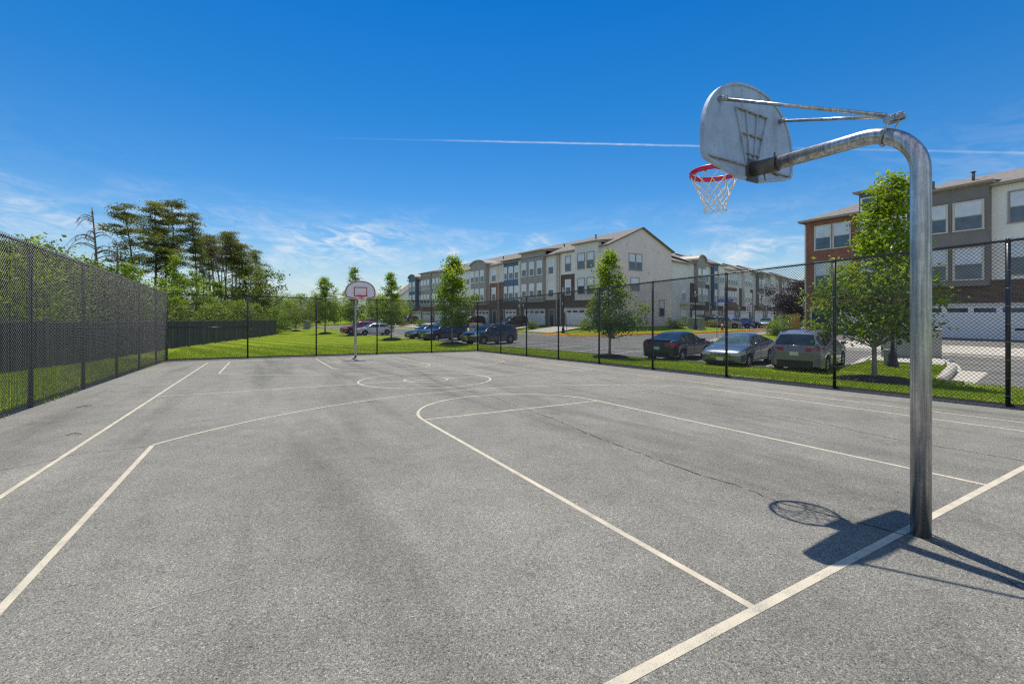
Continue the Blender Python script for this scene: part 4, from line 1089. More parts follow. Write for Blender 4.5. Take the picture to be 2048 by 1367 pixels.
def make_car(kind, paint, label, group, plate='rear', detail=True, cat='car', clear=False):
    c = CARS[kind]; L, W = c['L'], c['W']; hw = W / 2; xs = car_stations(c)
    root = empty('parked_car', (0, 0, 0), 0, label, cat, group)
    def half(x):
        e = abs(x) / (L / 2)
        k = 1 - .11 * max(0, (e - .72) / .28) ** 2 - .16 * max(0, (e - .93) / .07) ** 2
        w = hw * k
        bz, tz = interp(c['belt'], x), interp(c['top'], x)
        g = max(0.0, min(1.0, (tz - bz - .07) / .3))
        low = .24 if e < .9 else .24 + .08 * (e - .9) / .1
        az = arch_z(x, c, low + .03)
        inner = .55 if az > low + .05 else .86
        rw_ = w * (.93 - .20 * g)                    # roof edge half width
        mid_ = az + (bz - az) * .42
        cr = (tz - .055 * g) if g > 0 else tz - .012
        bz = min(bz, tz - .03)
        return [(0, low if inner > .6 else az - .1), (w * inner, low if inner > .6 else az - .1), (w * .975, az), (w, max(az + .012, mid_)), (w * .988, max(az + .03, bz - .13)),
                (w * .955, bz - .02), (w * .935, bz + .012), (rw_ * (1 - .0 * g), max(bz + .02, cr - .02)), (rw_ * .9, tz - .018 * g), (rw_ * .5, tz + .012), (0, tz + .02)]
    rings = []
    for x in xs:
        hp = half(x); rings.append([(x, y, z) for y, z in hp] + [(x, -y, z) for y, z in hp[-2:0:-1]])
    k = len(rings[0]); V = [p for r in rings for p in r]; nh = 11
    cls = {'body': [], 'windscreen': [], 'rear_window': [], 'side_window': [], 'under': []}
    for i in range(len(xs) - 1):
        xm = (xs[i] + xs[i + 1]) / 2
        for j in range(k):
            a, b = j, (j + 1) % k
            f = (i * k + a, i * k + b, (i + 1) * k + b, (i + 1) * k + a)
            jj = j if j < nh - 1 else k - 1 - j           # mirror index of the strip
            t = 'body'
            if jj <= 1: t = 'under'
            if c['side'][0] < xm < c['side'][1] and jj == 6 and not any(abs(xm - p) < .05 for p in c['pill']): t = 'side_window'
            if c['ws'][0] < xm < c['ws'][1] and jj >= 8: t = 'windscreen'
            if c['rear'][0] < xm < c['rear'][1] and jj >= 8: t = 'rear_window'
            cls[t].append(f)
    def part(nm, faces, mats, parent=root, mi=None):
        mb = MB(); idx = {}; vs = []; fs = []
        for f in faces:
            g = []
            for q in f:
                if q not in idx: idx[q] = len(vs); vs.append(V[q])
                g.append(idx[q])
            fs.append(tuple(g))
        mb.add(vs, fs, 0, True)
        if mi: mb.m = mi
        o = mb.build(nm, mats, parent, sharp=38); return o
    bodyf = cls['body'] + cls['under'] + [tuple(range(k)), tuple((len(xs) - 1) * k + q for q in range(k))[::-1]]
    part('body', bodyf, [M['car_' + paint], M['dark_plastic']], mi=[0] * len(cls['body']) + [1] * len(cls['under']) + [0, 0])
    gm = M['car_glass_clear'] if clear else M['car_glass']
    part('windscreen', cls['windscreen'], gm); part('rear_window', cls['rear_window'], M['car_glass'])
    for sg in (1, -1):
        fs = [f for f in cls['side_window'] if sum(V[q][1] for q in f) * sg > 0]
        part('side_window', fs, M['car_glass'])
    # wheels
    for wx in c['wb']:
        for sg in (1, -1):
            R = c['rw']; y1 = sg * (hw - .015); y0 = sg * (hw - .235)
            mb = MB(); mb.lathe([(R * .62, y1 - sg * .01), (R * .66, y1), (R * .93, y1 + sg * .004), (R, y1 - sg * .03), (R, y0 + sg * .03), (R * .9, y0), (.02, y0)], 28, 'y', (wx, 0, R))
            w = mb.build('wheel', M['tyre'], root, fixn=True)
            mb = MB(); mb.lathe([(R * .66, y1 - sg * .004), (R * .60, y1 - sg * .02), (R * .58, y1 - sg * .09), (.01, y1 - sg * .09)], 24, 'y', (wx, 0, R), 1)
            for q in range(5):
                a = 2 * PI * q / 5 + .3
                for da in (-.17, .17):
                    p = Vector((wx + .05 * math.cos(a), y1 - sg * .015, R + .05 * math.sin(a))); e_ = Vector((wx + R * .61 * math.cos(a + da), y1 - sg * .022, R + R * .61 * math.sin(a + da)))
                    mb.tube([p, e_], [.028, .022], 5)
            mb.lathe([(.0, y1 - sg * .002), (.055, y1 - sg * .006), (.06, y1 - sg * .04)], 12, 'y', (wx, 0, R))
            mb.build('rim', [M['rim'], M['dark_plastic']], w, fixn=True)
    f = L / 2; suv = kind != 'sedan'; zl = .70 if not suv else .84
    # lamps follow the corners of the body shell
    def shell(nm, mat, sel, off=.012):
        fs = []
        for i in range(len(xs) - 1):
            for j in range(k):
                q = (i * k + j, i * k + (j + 1) % k, (i + 1) * k + (j + 1) % k, (i + 1) * k + j)
                ctr = [sum(V[t][n] for t in q) / 4 for n in range(3)]
                if sel(*ctr, j if j < nh - 1 else k - 1 - j): fs.append(q)
        return fs
    for sg in (1, -1):
        # headlamp: swept wedge on the front corner
        z0, z1 = (.60, .745) if not suv else (.72, .88)
        def onbody(x, z):
            hp = half(x); ys_ = [p[0] for p in hp[2:7]]; zs_ = [p[1] for p in hp[2:7]]
            return float(np.interp(z, zs_, ys_)) if zs_[0] < z < zs_[-1] else (ys_[-1] if z >= zs_[-1] else ys_[0])
        X = [f - .52, f - .36, f - .22, f - .12, f - .06]; vs = []; fs = []
        for n_, x in enumerate(X):
            t = n_ / 4; za, zb = z0 + .06 * (1 - t), z1 + .075 * (1 - t) - .02 * t
            for z in (za, (za + zb) / 2, zb):
                vs.append((x + .012, sg * (onbody(x, min(z, interp(c['belt'], x) - .01)) + .010), z))
        vs += [(f + .006, sg * hw * .46, z0 + .01), (f + .008, sg * hw * .46, (z0 + z1) / 2 - .02), (f - .02, sg * hw * .46, z1 - .045)]
        for n_ in range(5):
            for q in range(2): fs.append((n_ * 3 + q, n_ * 3 + q + 1, n_ * 3 + q + 4, n_ * 3 + q + 3))
        mb = MB(); mb.add(vs, fs, 0, True); mb.build('headlight', M['lamp_clear'], root)
        # tail lamp
        z0, z1 = (.80, 1.0) if not suv else (.92, 1.06)
        X = [-f + .40, -f + .25, -f + .14, -f + .07]; vs = []; fs = []
        for n_, x in enumerate(X):
            t = n_ / 3; za, zb = z0 + .04 * (1 - t), z1 - .02 * (1 - t)
            for z in (za, (za + zb) / 2, zb): vs.append((x - .008, sg * (onbody(x, z) + .010), z))
        vs += [(-f - .012, sg * hw * (.50 if not suv else .42), z) for z in (z0, (z0 + z1) / 2, z1)]
        for n_ in range(4):
            for q in range(2): fs.append((n_ * 3 + q, n_ * 3 + q + 1, n_ * 3 + q + 4, n_ * 3 + q + 3))
        mb = MB(); mb.add(vs, fs, 0, True); mb.build('taillight', M['tail_red'], root)
        # mirror
        mx = c['ws'][1] - .28; mz = interp(c['belt'], mx) + .09
        mb = MB(); prof = [(.0, -.10), (.06, -.085), (.085, 0), (.06, .085), (0, .10)]
        mb.lathe(prof, 10, 'y', (mx, sg * (hw + .08), mz)); mb.tube([(mx, sg * (hw * .9), mz - .06), (mx, sg * (hw + .04), mz - .03)], .025, 6)
        mb.build('wing_mirror', M['car_' + paint], root)
    # nose: grille, lower intake; tail: bumper insert, plate
    mb = MB(); gz_ = .50 if not suv else .62
    for q in range(4): mb.box(f - .03, f + .018, -.40, .40, gz_ + q * .045, gz_ + q * .045 + .018, 1)
    mb.box(f - .06, f + .012, -.42, .42, gz_ - .01, gz_ + .175, 0)
    mb.build('grille', [M['dark_plastic'], M['chrome']], root)
    mb = MB(); mb.box(f - .10, f - .004, -.62, .62, .27, .40); mb.build('lower_intake', M['dark_plastic'], root, bevel=.01)
    mb = MB(); mb.box(-f - .012, -f + .12, -.62, .62, .27, .42 if not suv else .56); mb.build('bumper_insert', M['dark_plastic'], root, bevel=.015)
    zp = (.46 if not suv else .50)
    for side, z in ((1, zp), (-1, .82 if suv else .72)):
        if side == 1 and plate == 'rear': continue
        mb = MB(); x0 = side * (f + .024); mb.box(min(x0, x0 - side * .02), max(x0, x0 - side * .02), -.155, .155, z - .075, z + .075)
        p = mb.build('licence_plate', M['plate'], root)
    if suv:
        mb = MB()
        for sg in (1, -1): 
            zt = interp(c['top'], -1.2) + .035; mb.tube([(-1.5, sg * hw * .70, zt - .03), (-1.3, sg * hw * .71, zt + .01), (-.2, sg * hw * .71, interp(c['top'], -.2) + .03), (.1, sg * hw * .70, interp(c['top'], .1) - .0)], .016, 6)
        mb.build('roof_rails', M['dark_plastic'], root)
        mb = MB(); mb.tube([(-f + .02, -.25, 1.13), (-f + .02, .25, 1.13)], .018, 6); mb.build('tail_garnish', M['chrome'], root)
    else:
        mb = MB(); mb.prism([(-f + .03, -.62), (-f + .03, .62), (-f + .22, .68), (-f + .22, -.68)], 'z', 1.10, 1.135); mb.build('boot_spoiler', M['car_' + paint], root, bevel=.012)
    mb = MB()
    for sg in (1, -1):
        for hx in (-1.05, .05): mb.tube([(hx, sg * (hw + .012), .86 if not suv else .93), (hx + .17, sg * (hw + .012), .865 if not suv else .935)], .013, 6)
    mb.build('door_handles', M['chrome'], root)
    mb = MB()
    for sg in (1, -1):
        for sx_ in ((-1.02, -.06, .92) if not suv else (-1.0, -.10, .88)):
            hp = half(sx_); mb.tube([(sx_, sg * (y_ + .0015), z_) for y_, z_ in hp[2:7]], .0065, 5)
        y_ = None
        mb.tube([(x_, sg * (half(x_)[3][0] + .003), .33) for x_ in np.linspace(c['wb'][0] + c['rw'] + .12, c['wb'][1] - c['rw'] - .12, 8)], .012, 5)
    mb.build('door_seams', M['dark_plastic'], root)
    return root
def put_car(o, x, y, heading, z=None, grade=True):
    """set the car on the ground with its four wheels; heading is the direction of its nose"""
    dx, dy = math.cos(heading), math.sin(heading)
    if z is None:
        zf, zb = hz(x + 1.4 * dx, y + 1.4 * dy), hz(x - 1.4 * dx, y - 1.4 * dy)
        zl, zr = hz(x - .8 * dy, y + .8 * dx), hz(x + .8 * dy, y - .8 * dx)
        o.location = (x, y, (zf + zb) / 2 + .005)
        o.rotation_euler = (math.atan2(zl - zr, 1.6), -math.atan2(zf - zb, 2.8), heading)
    else:
        o.location = (x, y, z); o.rotation_euler = (0, 0, heading)
    return o
GL = 'cars parked in the stalls along the court lawn'; GD = 'cars on the middle row driveways'; GB = 'cars parked by the back row'; GF = 'distant parked cars'
ST = .235   # angle of the stalls
put_car(make_car('sedan', 'navy_black', 'navy black sedan parked tail to the court, leftmost of the three nearest cars', GL, plate='rear'), 15.3, 14.75, ST)
put_car(make_car('sedan', 'steel_blue', 'steel blue grey sedan parked nose to the court beside the grey crossover', GL, plate='both', clear=True), 15.55, 11.45, ST + PI)
put_car(make_car('suv', 'gunmetal', 'gunmetal grey crossover parked tail to the court beside the kerb island', GL), 16.4, 8.8, ST)
put_car(make_car('coupe_suv', 'slate_purple', 'dark slate sport utility with light roof edge, nearest of the far stalls', GL, plate='both'), 12.3, 31.15, ST + PI)
put_car(make_car('suv', 'dark_blue', 'dark blue sport utility parked behind the thin maple trunk', GL, plate='both'), 10.95, 38.3, ST + PI)
put_car(make_car('sedan', 'navy_black', 'dark navy low car half hidden left of the dark blue sport utility', GL, plate='both'), 10.6, 41.7, ST + PI)
put_car(make_car('sedan', 'silver', 'pale silver sedan parked in front of the red vehicle near the far hoop', GL, plate='both'), 7.9, 54.0, .12 + PI)
put_car(make_car('coupe_suv', 'red', 'bright red van parked behind the silver sedan', GL, plate='both', cat='van'), 7.2, 59.0, .12 + PI)
def drive(kind, paint, s, off, lab, flip=1):
    x, y = midp(s, off); put_car(make_car(kind, paint, lab, GD, detail=False), x, y, (TH + PI) if flip > 0 else TH)
drive('suv', 'maroon', 14.8, 3.6, 'dark maroon sport utility on the driveway of the grey panel townhouse')
drive('coupe_suv', 'maroon', 27.2, 3.4, 'maroon hatchback on the driveway before the arched grey bay')
drive('suv', 'black', 36.2, 3.2, 'black sport utility on the driveway behind the maple trunk')
def bcar(kind, paint, x, y, rel, lab): put_car(make_car(kind, paint, lab, GB, detail=False), x, y, .27 + rel)
bcar('suv', 'black', 51.4, 40.1, PI / 2 - .2, 'black sport utility left of the street sign in front of the back row')
bcar('suv', 'tan_grey', 53.0, 38.4, -PI / 2 + .35, 'grey tan sport utility right of the street sign post')
bcar('sedan', 'bright_blue', 55.1, 37.9, -PI / 2 + .35, 'bright blue sedan beside the fence post in front of the back row')
bcar('sedan', 'dark_grey', 57.6, 38.3, -PI / 2 + .3, 'dark grey sedan just right of the bright blue sedan')
bcar('sedan', 'light_grey', 61.0, 37.0, PI + .15, 'light grey sedan behind the white tow sign')
bcar('suv', 'white', 71.5, 38.7, PI, 'white roofed van in front of the purple tree')
for (x, y, hd, kd, pt, lab) in ((14.6, 93.5, PI, 'suv', 'dark_grey', 'dark grey sport utility far behind the red vehicle'), (17.9, 92.5, PI, 'sedan', 'light_grey', 'pale grey sedan far behind the silver sedan'),
                                (22.6, 90.0, PI + .2, 'suv', 'black', 'black sport utility near the last brick townhouse')):
    put_car(make_car(kd, pt, lab, GF, detail=False), x, y, hd)
# ------------------------------------------------------------------ vegetation
def leaves(name, P, size, mat, parent, r_, up=.35, tintv=None, flat=1.0, asp=.62):
    """kite-shaped leaves at the points P"""
    n = len(P); nrm = r_.normal(size=(n, 3)); nrm[:, 2] = np.abs(nrm[:, 2]) * 1.0 + up
    nrm /= np.linalg.norm(nrm, axis=1)[:, None]
    a = r_.normal(size=(n, 3)); t = np.cross(nrm, a); t /= np.linalg.norm(t, axis=1)[:, None] + 1e-9; b = np.cross(nrm, t)
    s = size * r_.uniform(.65, 1.3, n)[:, None]
    V = np.stack([P + t * s * .55, P + b * s * asp * .5 - nrm * s * .08, P - t * s * .45, P - b * s * asp * .5 - nrm * s * .08], 1).reshape(-1, 3)
    F = np.arange(n * 4).reshape(-1, 4)
    if tintv is None: tintv = np.zeros(n)
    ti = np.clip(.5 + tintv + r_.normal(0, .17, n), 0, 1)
    return np_mesh(name, V, F, mat, parent, ti)
def limb(mb, p, q, r0, r1, r_, bend=.12, seg=4, n=6):
    p = np.array(p, float); q = np.array(q, float); L = np.linalg.norm(q - p)
    w = r_.normal(size=3) * L * bend; pts = []; rr = []
    for i in range(seg + 1):
        t = i / seg; pts.append(tuple(p + (q - p) * t + w * math.sin(PI * t) * .5)); rr.append(r0 + (r1 - r0) * t)
    mb.tube(pts, rr, n, caps=False); return pts
def broadleaf(name, label, x, y, H, R, cb, nl, ls, mat, seed, cat='tree', group=None, nbr=26, prof='egg', trunk_r=None, bark='bark', rise=.75, tight=1.0, lean=(0, 0), mulch=0, z=None, up=.35, even=False):
    r_ = np.random.default_rng(seed); z = gz(x, y) if z is None else z
    root = empty(name, (x, y, z), 0, label, cat, group)
    mb = MB(); tr = trunk_r or H * .011
    top = np.array([lean[0], lean[1], H * .93])
    def ax(t): return np.array([lean[0] * t * t + .02 * H * math.sin(5 * t + seed) * t, lean[1] * t * t + .02 * H * math.cos(4 * t + seed) * t, H * .95 * t])
    mb.tube([tuple(ax(t) + np.array([0, 0, -.06 if t == 0 else 0])) for t in np.linspace(0, 1, 12)], [tr * (1.25 if t == 0 else 1) * (1 - .9 * t) + .004 for t in np.linspace(0, 1, 12)], 10, caps=False)
    P = []; T = []
    side = r_.uniform(.9, 1.1, 8) if even else r_.uniform(.68, 1.28, 8)
    for k in range(nbr):
        t = cb + (1 - cb) * ((k + r_.uniform(0, .9)) / nbr); t = min(t, .985); tt = (t - cb) / (1 - cb)
        if prof == 'egg': rad = R * (math.sin(PI * min(1, .16 + tt * .80)) ** .8) * (1 - .38 * tt)
        elif prof == 'flame': rad = R * max(.10, (1 - tt) ** .75 * min(1, .5 + tt * 3.2))
        elif prof == 'round': rad = R * math.sqrt(max(.05, 1 - (2 * tt - .95) ** 2))
        elif prof == 'tier': rad = R * (np.interp(tt, [0, .1, .28, .42, .52, .64, .8, 1], [.6, 1.0, 1.06, .85, .42, .50, .38, .12]))
        else: rad = R * (.75 + .25 * math.sin(PI * tt))
        az = k * 2.39996 + r_.uniform(-.5, .5)
        rad *= side[int(az / (2 * PI) * 8) % 8] * r_.uniform(.8 if even else .55, 1.15)
        if not even and 3 < k < nbr - 3 and r_.random() < .12: continue
        o = ax(max(cb * .75, t - rad * rise / H * .9)); e = ax(t) + np.array([math.cos(az) * rad, math.sin(az) * rad, rad * r_.uniform(-.05, .3)])
        pts = limb(mb, o, e, tr * .42 * (1 - .6 * tt) + .004, .004, r_, .10)
        bt = r_.normal(0, .13)
        nsub = max(3, int(5 * rad / R + 2))
        tips = [(np.array(pts[-1]), .8)]
        for s in range(nsub):
            f = r_.uniform(.35, 1); b0 = o + (e - o) * f
            d = r_.normal(size=3); d[2] = abs(d[2]) * .6 + .1; d /= np.linalg.norm(d); l = rad * r_.uniform(.2, .42) + .06 * R
            q = b0 + d * l; limb(mb, b0, q, .012 * H / 6, .003, r_, .1, 2, 4); tips.append((q, 1.0))
        share = max(6, int(nl / nbr * (.35 + .9 * rad / R) / len(tips)))
        for q, wgt in tips:
            m_ = int(share * wgt * r_.uniform(.5, 1.5)) + 1
            sp = (.075 * R + .05 * rad + .03) * tight * r_.uniform(.75, 1.3)
            g = r_.normal(size=(m_, 3)) * np.array([sp, sp, sp * .75]) + q - np.array([0, 0, sp * .2])
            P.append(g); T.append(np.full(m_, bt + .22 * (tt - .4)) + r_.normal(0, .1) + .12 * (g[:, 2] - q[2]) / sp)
    P = np.concatenate(P); T = np.concatenate(T)
    ok = P[:, 2] > .08; P, T = P[ok], T[ok]
    mb.build('trunk', M[bark], root)
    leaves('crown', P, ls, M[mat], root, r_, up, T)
    if mulch:
        mb = MB(); n = 22; vs = [(0, 0, .20)]; rm = random.Random(seed)
        for ring_, (q, hh) in enumerate(((.35, .18), (.8, .10), (1.0, -.06))):
            for k in range(n):
                a = 2 * PI * k / n; rr = mulch * q * rm.uniform(.92, 1.06); px, py = rr * math.cos(a), rr * math.sin(a)
                vs.append((px, py, gz(x + px, y + py) - z + hh + rm.uniform(-.012, .012)))
        fs = [(0, 1 + k, 1 + (k + 1) % n) for k in range(n)]
        for q in range(2):
            for k in range(n): fs.append((1 + q * n + k, 1 + (q + 1) * n + k, 1 + (q + 1) * n + (k + 1) % n, 1 + q * n + (k + 1) % n))
        mb.add([(a + x, b + y, c + z) for a, b, c in vs], fs, 0, True); tag(mb.build('mulch_bed', M['mulch']), kind='structure')
    return root
GM = 'young maples planted around the lot'
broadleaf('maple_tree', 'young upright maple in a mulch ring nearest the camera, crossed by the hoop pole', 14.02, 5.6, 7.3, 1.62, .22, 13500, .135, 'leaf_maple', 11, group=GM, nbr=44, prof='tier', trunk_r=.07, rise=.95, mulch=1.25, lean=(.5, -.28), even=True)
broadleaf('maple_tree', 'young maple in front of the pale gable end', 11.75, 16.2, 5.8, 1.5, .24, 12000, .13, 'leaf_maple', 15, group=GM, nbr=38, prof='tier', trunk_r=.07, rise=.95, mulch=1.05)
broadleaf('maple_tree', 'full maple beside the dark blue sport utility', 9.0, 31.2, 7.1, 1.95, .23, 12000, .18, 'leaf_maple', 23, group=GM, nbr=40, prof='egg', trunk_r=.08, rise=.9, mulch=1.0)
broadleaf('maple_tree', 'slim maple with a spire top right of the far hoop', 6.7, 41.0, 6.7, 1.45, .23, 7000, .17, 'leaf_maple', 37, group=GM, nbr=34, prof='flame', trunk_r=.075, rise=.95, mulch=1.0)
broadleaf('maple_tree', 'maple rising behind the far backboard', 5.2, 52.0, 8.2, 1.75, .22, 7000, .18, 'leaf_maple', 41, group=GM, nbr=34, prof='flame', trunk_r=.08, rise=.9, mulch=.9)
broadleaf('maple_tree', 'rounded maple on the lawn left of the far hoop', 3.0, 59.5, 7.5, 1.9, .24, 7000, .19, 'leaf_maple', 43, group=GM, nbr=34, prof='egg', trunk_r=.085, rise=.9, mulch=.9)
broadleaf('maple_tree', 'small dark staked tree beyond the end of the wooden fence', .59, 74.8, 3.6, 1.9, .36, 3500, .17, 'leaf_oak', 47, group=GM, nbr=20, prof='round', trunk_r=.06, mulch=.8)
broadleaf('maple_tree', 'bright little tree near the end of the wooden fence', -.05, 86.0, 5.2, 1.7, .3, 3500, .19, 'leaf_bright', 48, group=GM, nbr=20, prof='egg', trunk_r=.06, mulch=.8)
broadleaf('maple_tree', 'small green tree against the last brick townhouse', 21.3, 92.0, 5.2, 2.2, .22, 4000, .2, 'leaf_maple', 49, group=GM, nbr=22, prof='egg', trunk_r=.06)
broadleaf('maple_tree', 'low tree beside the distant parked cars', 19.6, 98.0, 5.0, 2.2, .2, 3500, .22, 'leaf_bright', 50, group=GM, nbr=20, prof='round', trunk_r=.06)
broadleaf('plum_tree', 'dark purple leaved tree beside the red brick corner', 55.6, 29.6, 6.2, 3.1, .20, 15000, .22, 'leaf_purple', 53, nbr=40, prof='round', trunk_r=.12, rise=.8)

def pine(label, x, y, H, seed, lean=(0, 0), cb=.55, R=2.2, n=5200, mat='leaf_pine', dead=10, tr=.15):
    r_ = np.random.default_rng(seed); z = hz(x, y); root = empty('pine_tree', (x, y, z), 0, label, 'pine tree', 'tall pines behind the wooden fence')
    mb = MB(); s1 = r_.uniform(-1, 1, 4)
    def ax(t): return np.array([lean[0] * t + .25 * math.sin(4 * t + s1[0]) * t, lean[1] * t + .25 * math.sin(3 * t + s1[1]) * t, H * t])
    ts = np.linspace(0, .97, 14)
    mb.tube([tuple(ax(t)) for t in ts], [tr * (1 - .82 * t) for t in ts], 9, caps=False)
    for k in range(dead):
        t = r_.uniform(.18, cb); az = r_.uniform(0, 2 * PI); l = r_.uniform(.4, 1.6); o = ax(t)
        limb(mb, o, o + np.array([math.cos(az) * l, math.sin(az) * l, r_.uniform(-.25, .3)]), .028, .007, r_, .18, 3, 5)
    P = []; T = []; nb = 25
    for k in range(nb):
        t = cb + (.985 - cb) * ((k + r_.uniform(0, 1)) / nb); tt = (t - cb) / (1 - cb)
        rad = R * (1 - tt ** 2.2 * .75) * r_.uniform(.4, 1.1) * (.55 + .45 * min(1, tt * 3)); az = k * 2.4 + r_.uniform(-.6, .6); o = ax(t)
        e = o + np.array([math.cos(az) * rad, math.sin(az) * rad, rad * r_.uniform(.05, .42)])
        pts = limb(mb, o, e, .045 * (1 - .5 * tt), .01, r_, .14, 4, 5); bt = r_.normal(0, .15)
        for s in range(5):
            q = np.array(pts[min(4, 2 + s // 2)]) + r_.normal(size=3) * np.array([.28, .28, .14]) * (.5 + rad / R)
            m_ = int(1.5 * n / nb / 5 * r_.uniform(.3, 1.7)) + 2; sp = r_.uniform(.22, .44)
            P.append(q + r_.normal(size=(m_, 3)) * np.array([sp, sp, sp * .36])); T.append(np.full(m_, bt + r_.normal(0, .1)))
    P = np.concatenate(P); T = np.concatenate(T)
    mb.build('trunk', M['bark_pine'], root)
    leaves('crown', P, .22, M[mat], root, r_, .1, T, asp=.30)
    return root
pine('forked pine at the left of the stand, next to the bare snag', -15.3, 57.8, 13.6, 61, (-1.0, 0), .46, 2.9, 6000)
pine('pine with a broad dark crown right of the forked pine', -14.6, 61.0, 14.9, 62, (.4, 0), .48, 2.7, 6500, tr=.17)
pine('tallest pine of the stand with a layered top', -13.3, 63.6, 16.0, 63, (.2, .3), .5, 2.7, 7000, tr=.18)
pine('lower pine below the tallest one', -13.7, 61.5, 12.0, 64, (.3, 0), .5, 2.2, 4500)
pine('slim leaning pine with a narrow tuft of crown', -10.7, 64.8, 15.0, 65, (-.9, 0), .60, 1.45, 4000, tr=.13)
pine('pine with sparse grey branches in the middle of the stand', -9.3, 68.2, 12.9, 66, (-.5, 0), .62, 1.9, 3600, 'leaf_pine_brown', 16)
pine('brownish flat topped pine in the middle of the stand', -8.7, 72.5, 14.2, 67, (.3, 0), .64, 2.4, 4200, 'leaf_pine_brown', 16)
pine('thin straight pine behind the flat topped one', -7.6, 69.6, 13.7, 68, (-.1, 0), .66, 1.6, 3200, 'leaf_pine_brown', 18, .12)
pine('leaning pine with green tiers near the right of the stand', -5.6, 68.9, 12.3, 69, (-1.0, 0), .58, 1.8, 4200, dead=12, tr=.13)
pine('rightmost slim pine of the stand', -4.4, 74.9, 12.2, 70, (-.6, 0), .55, 1.5, 3600, dead=10, tr=.12)
pine('far thin pine seen between the trunks', -7.8, 81.0, 12.0, 71, (.2, 0), .7, 1.7, 2800, dead=18, tr=.12)
pine('pine behind the narrow tufted one', -11.3, 73.8, 13.2, 72, (.2, 0), .5, 2.2, 4600)
def snag(label, x, y, H, seed, nb, lean=(0, 0), droop=True, tr=.16, Lm=3.6):
    r_ = np.random.default_rng(seed); root = empty('dead_tree', (x, y, hz(x, y)), 0, label, 'dead tree', 'bare dead trees')
    mb = MB()
    def ax(t): return np.array([lean[0] * t * t, lean[1] * t, H * t])
    ts = np.linspace(0, 1, 12); mb.tube([tuple(ax(t)) for t in ts], [tr * (1 - .8 * t) + .012 for t in ts], 8)
    m2 = MB() if Lm > 1.5 else mb
    for k in range(nb):
        t = r_.uniform(.45, .98); az = r_.uniform(0, 2 * PI) if k % 3 else r_.choice([PI * .85, PI * 1.1, 0.2]); l = Lm * (1.15 - t) * r_.uniform(.5, 1.5) + .5
        o = ax(t); pts = []; d = np.array([math.cos(az), math.sin(az) * .7, 0])
        for i in range(7):
            f = i / 6; pts.append(tuple(o + d * l * f + np.array([0, 0, l * (.28 * math.sin(PI * f * .8) - (.42 if droop else -.25) * f ** 2.5)])))
        m2.tube(pts, [.05 * (1 - .85 * i / 6) + .006 for i in range(7)], 5, caps=False)
        for s in range(6):
            i = int(r_.integers(2, 7)); q = np.array(pts[i]); e = q + np.array([r_.normal() * .18, r_.normal() * .18, -r_.uniform(.15, .6) if droop else r_.uniform(.1, .5)])
            m2.tube([tuple(q), tuple((q + e) / 2 + r_.normal(size=3) * .05), tuple(e)], [.014, .01, .005], 4, caps=False)
    mb.build('trunk', M['bark_dead'], root)
    if m2 is not mb: m2.build('branches', M['bark_dead'], root)
snag('tall bare snag with drooping branches left of the pines', -17.5, 54.5, 12.3, 81, 22, (-.5, 0))
snag('broken grey trunk stub left of the forked pine', -15.4, 51.0, 8.4, 82, 7, (0, 0), True, .2, 1.6)
for k_, (x_, y_, h_) in enumerate(((-9.8, 69.0, 11.0), (-8.9, 70.5, 11.8), (-8.2, 73.5, 11.4), (-7.3, 71.8, 10.8), (-6.7, 74.2, 10.9), (-11.2, 66.5, 10.5))):
    snag('thin bare trunk standing in the gap of the pine stand', x_, y_, h_, 600 + k_, 8, ((-.5, .3, -.9, .2, -.3, .6)[k_], 0), False, .10, 1.1)
snag('bent bare snag in the middle of the pine stand', -8.4, 66.7, 12.6, 83, 12, (-1.4, 0), False, .13, 2.0)
snag('brown thin snag with short upturned twigs left of the flat topped pine', -10.1, 71.0, 13.0, 84, 12, (-.4, 0), False, .11, 1.8)
broadleaf('oak_tree', 'open crowned leafy tree standing right of the pines', -5.4, 67.5, 9.2, 3.3, .34, 6500, .28, 'leaf_oak', 91, nbr=34, prof='round', trunk_r=.17, rise=1.0, tight=.8, cat='tree')
GU = 'leafy trees and shrubs behind the wooden fence'
k = 0
for x, y, H, lab in [(-11.7, 55.8, 8.7, 'bright green tree in front of the pine trunks'), (-10.1, 57.2, 7.2, 'shorter bright tree right of the tallest bright one'), (-12.4, 53.9, 6.0, 'bright low tree left of the tall bright one'),
                     (-9.1, 64.7, 6.8, 'green tree under the leaning slim pine'), (-14.1, 48.0, 7.0, 'leafy tree beneath the broken stub'), (-6.6, 69.0, 7.0, 'thin green tree among the bare pine trunks')]:
    broadleaf('leafy_tree', lab, x, y, H, 2.1 + .1 * (k % 3), .18, 4200, .21, 'leaf_bright' if k != 5 else 'leaf_oak', 100 + k, group=GU, nbr=26, prof='egg', tight=.95); k += 1
for x, y, H, lab in [(-16.7, 31.0, 7.0, 'leafy tree at the left picture edge with airy top shoots'), (-15.4, 30.3, 6.0, 'bush at the far left above the chain link fence'), (-15.0, 31.4, 6.5, 'tall bush with thin top sprigs near the left edge'),
                     (-15.0, 33.6, 6.4, 'bush right of the one with thin top sprigs'), (-15.1, 35.9, 6.2, 'grey green bush left of the snag'), (-14.9, 38.1, 6.0, 'bush in front of the bare snag'), (-14.5, 40.2, 6.0, 'dense bush right of the snag base'),
                     (-14.2, 42.3, 5.9, 'dark dense bush left of the broken stub'), (-13.6, 25.8, 4.7, 'bush seen through the mesh behind the wooden fence'), (-13.9, 22.0, 4.6, 'nearest bush behind the wooden fence at left'), (-13.7, 45.5, 5.6, 'bush behind the corner of the two chain link fences')]:
    broadleaf('bush', lab, x, y, H, 2.2, .10, 5200, .17, ['leaf_shade', 'leaf_shade', 'leaf_maple'][k % 3], 120 + k, group=GU, cat='bush', nbr=30, prof='egg', tight=1.05); k += 1
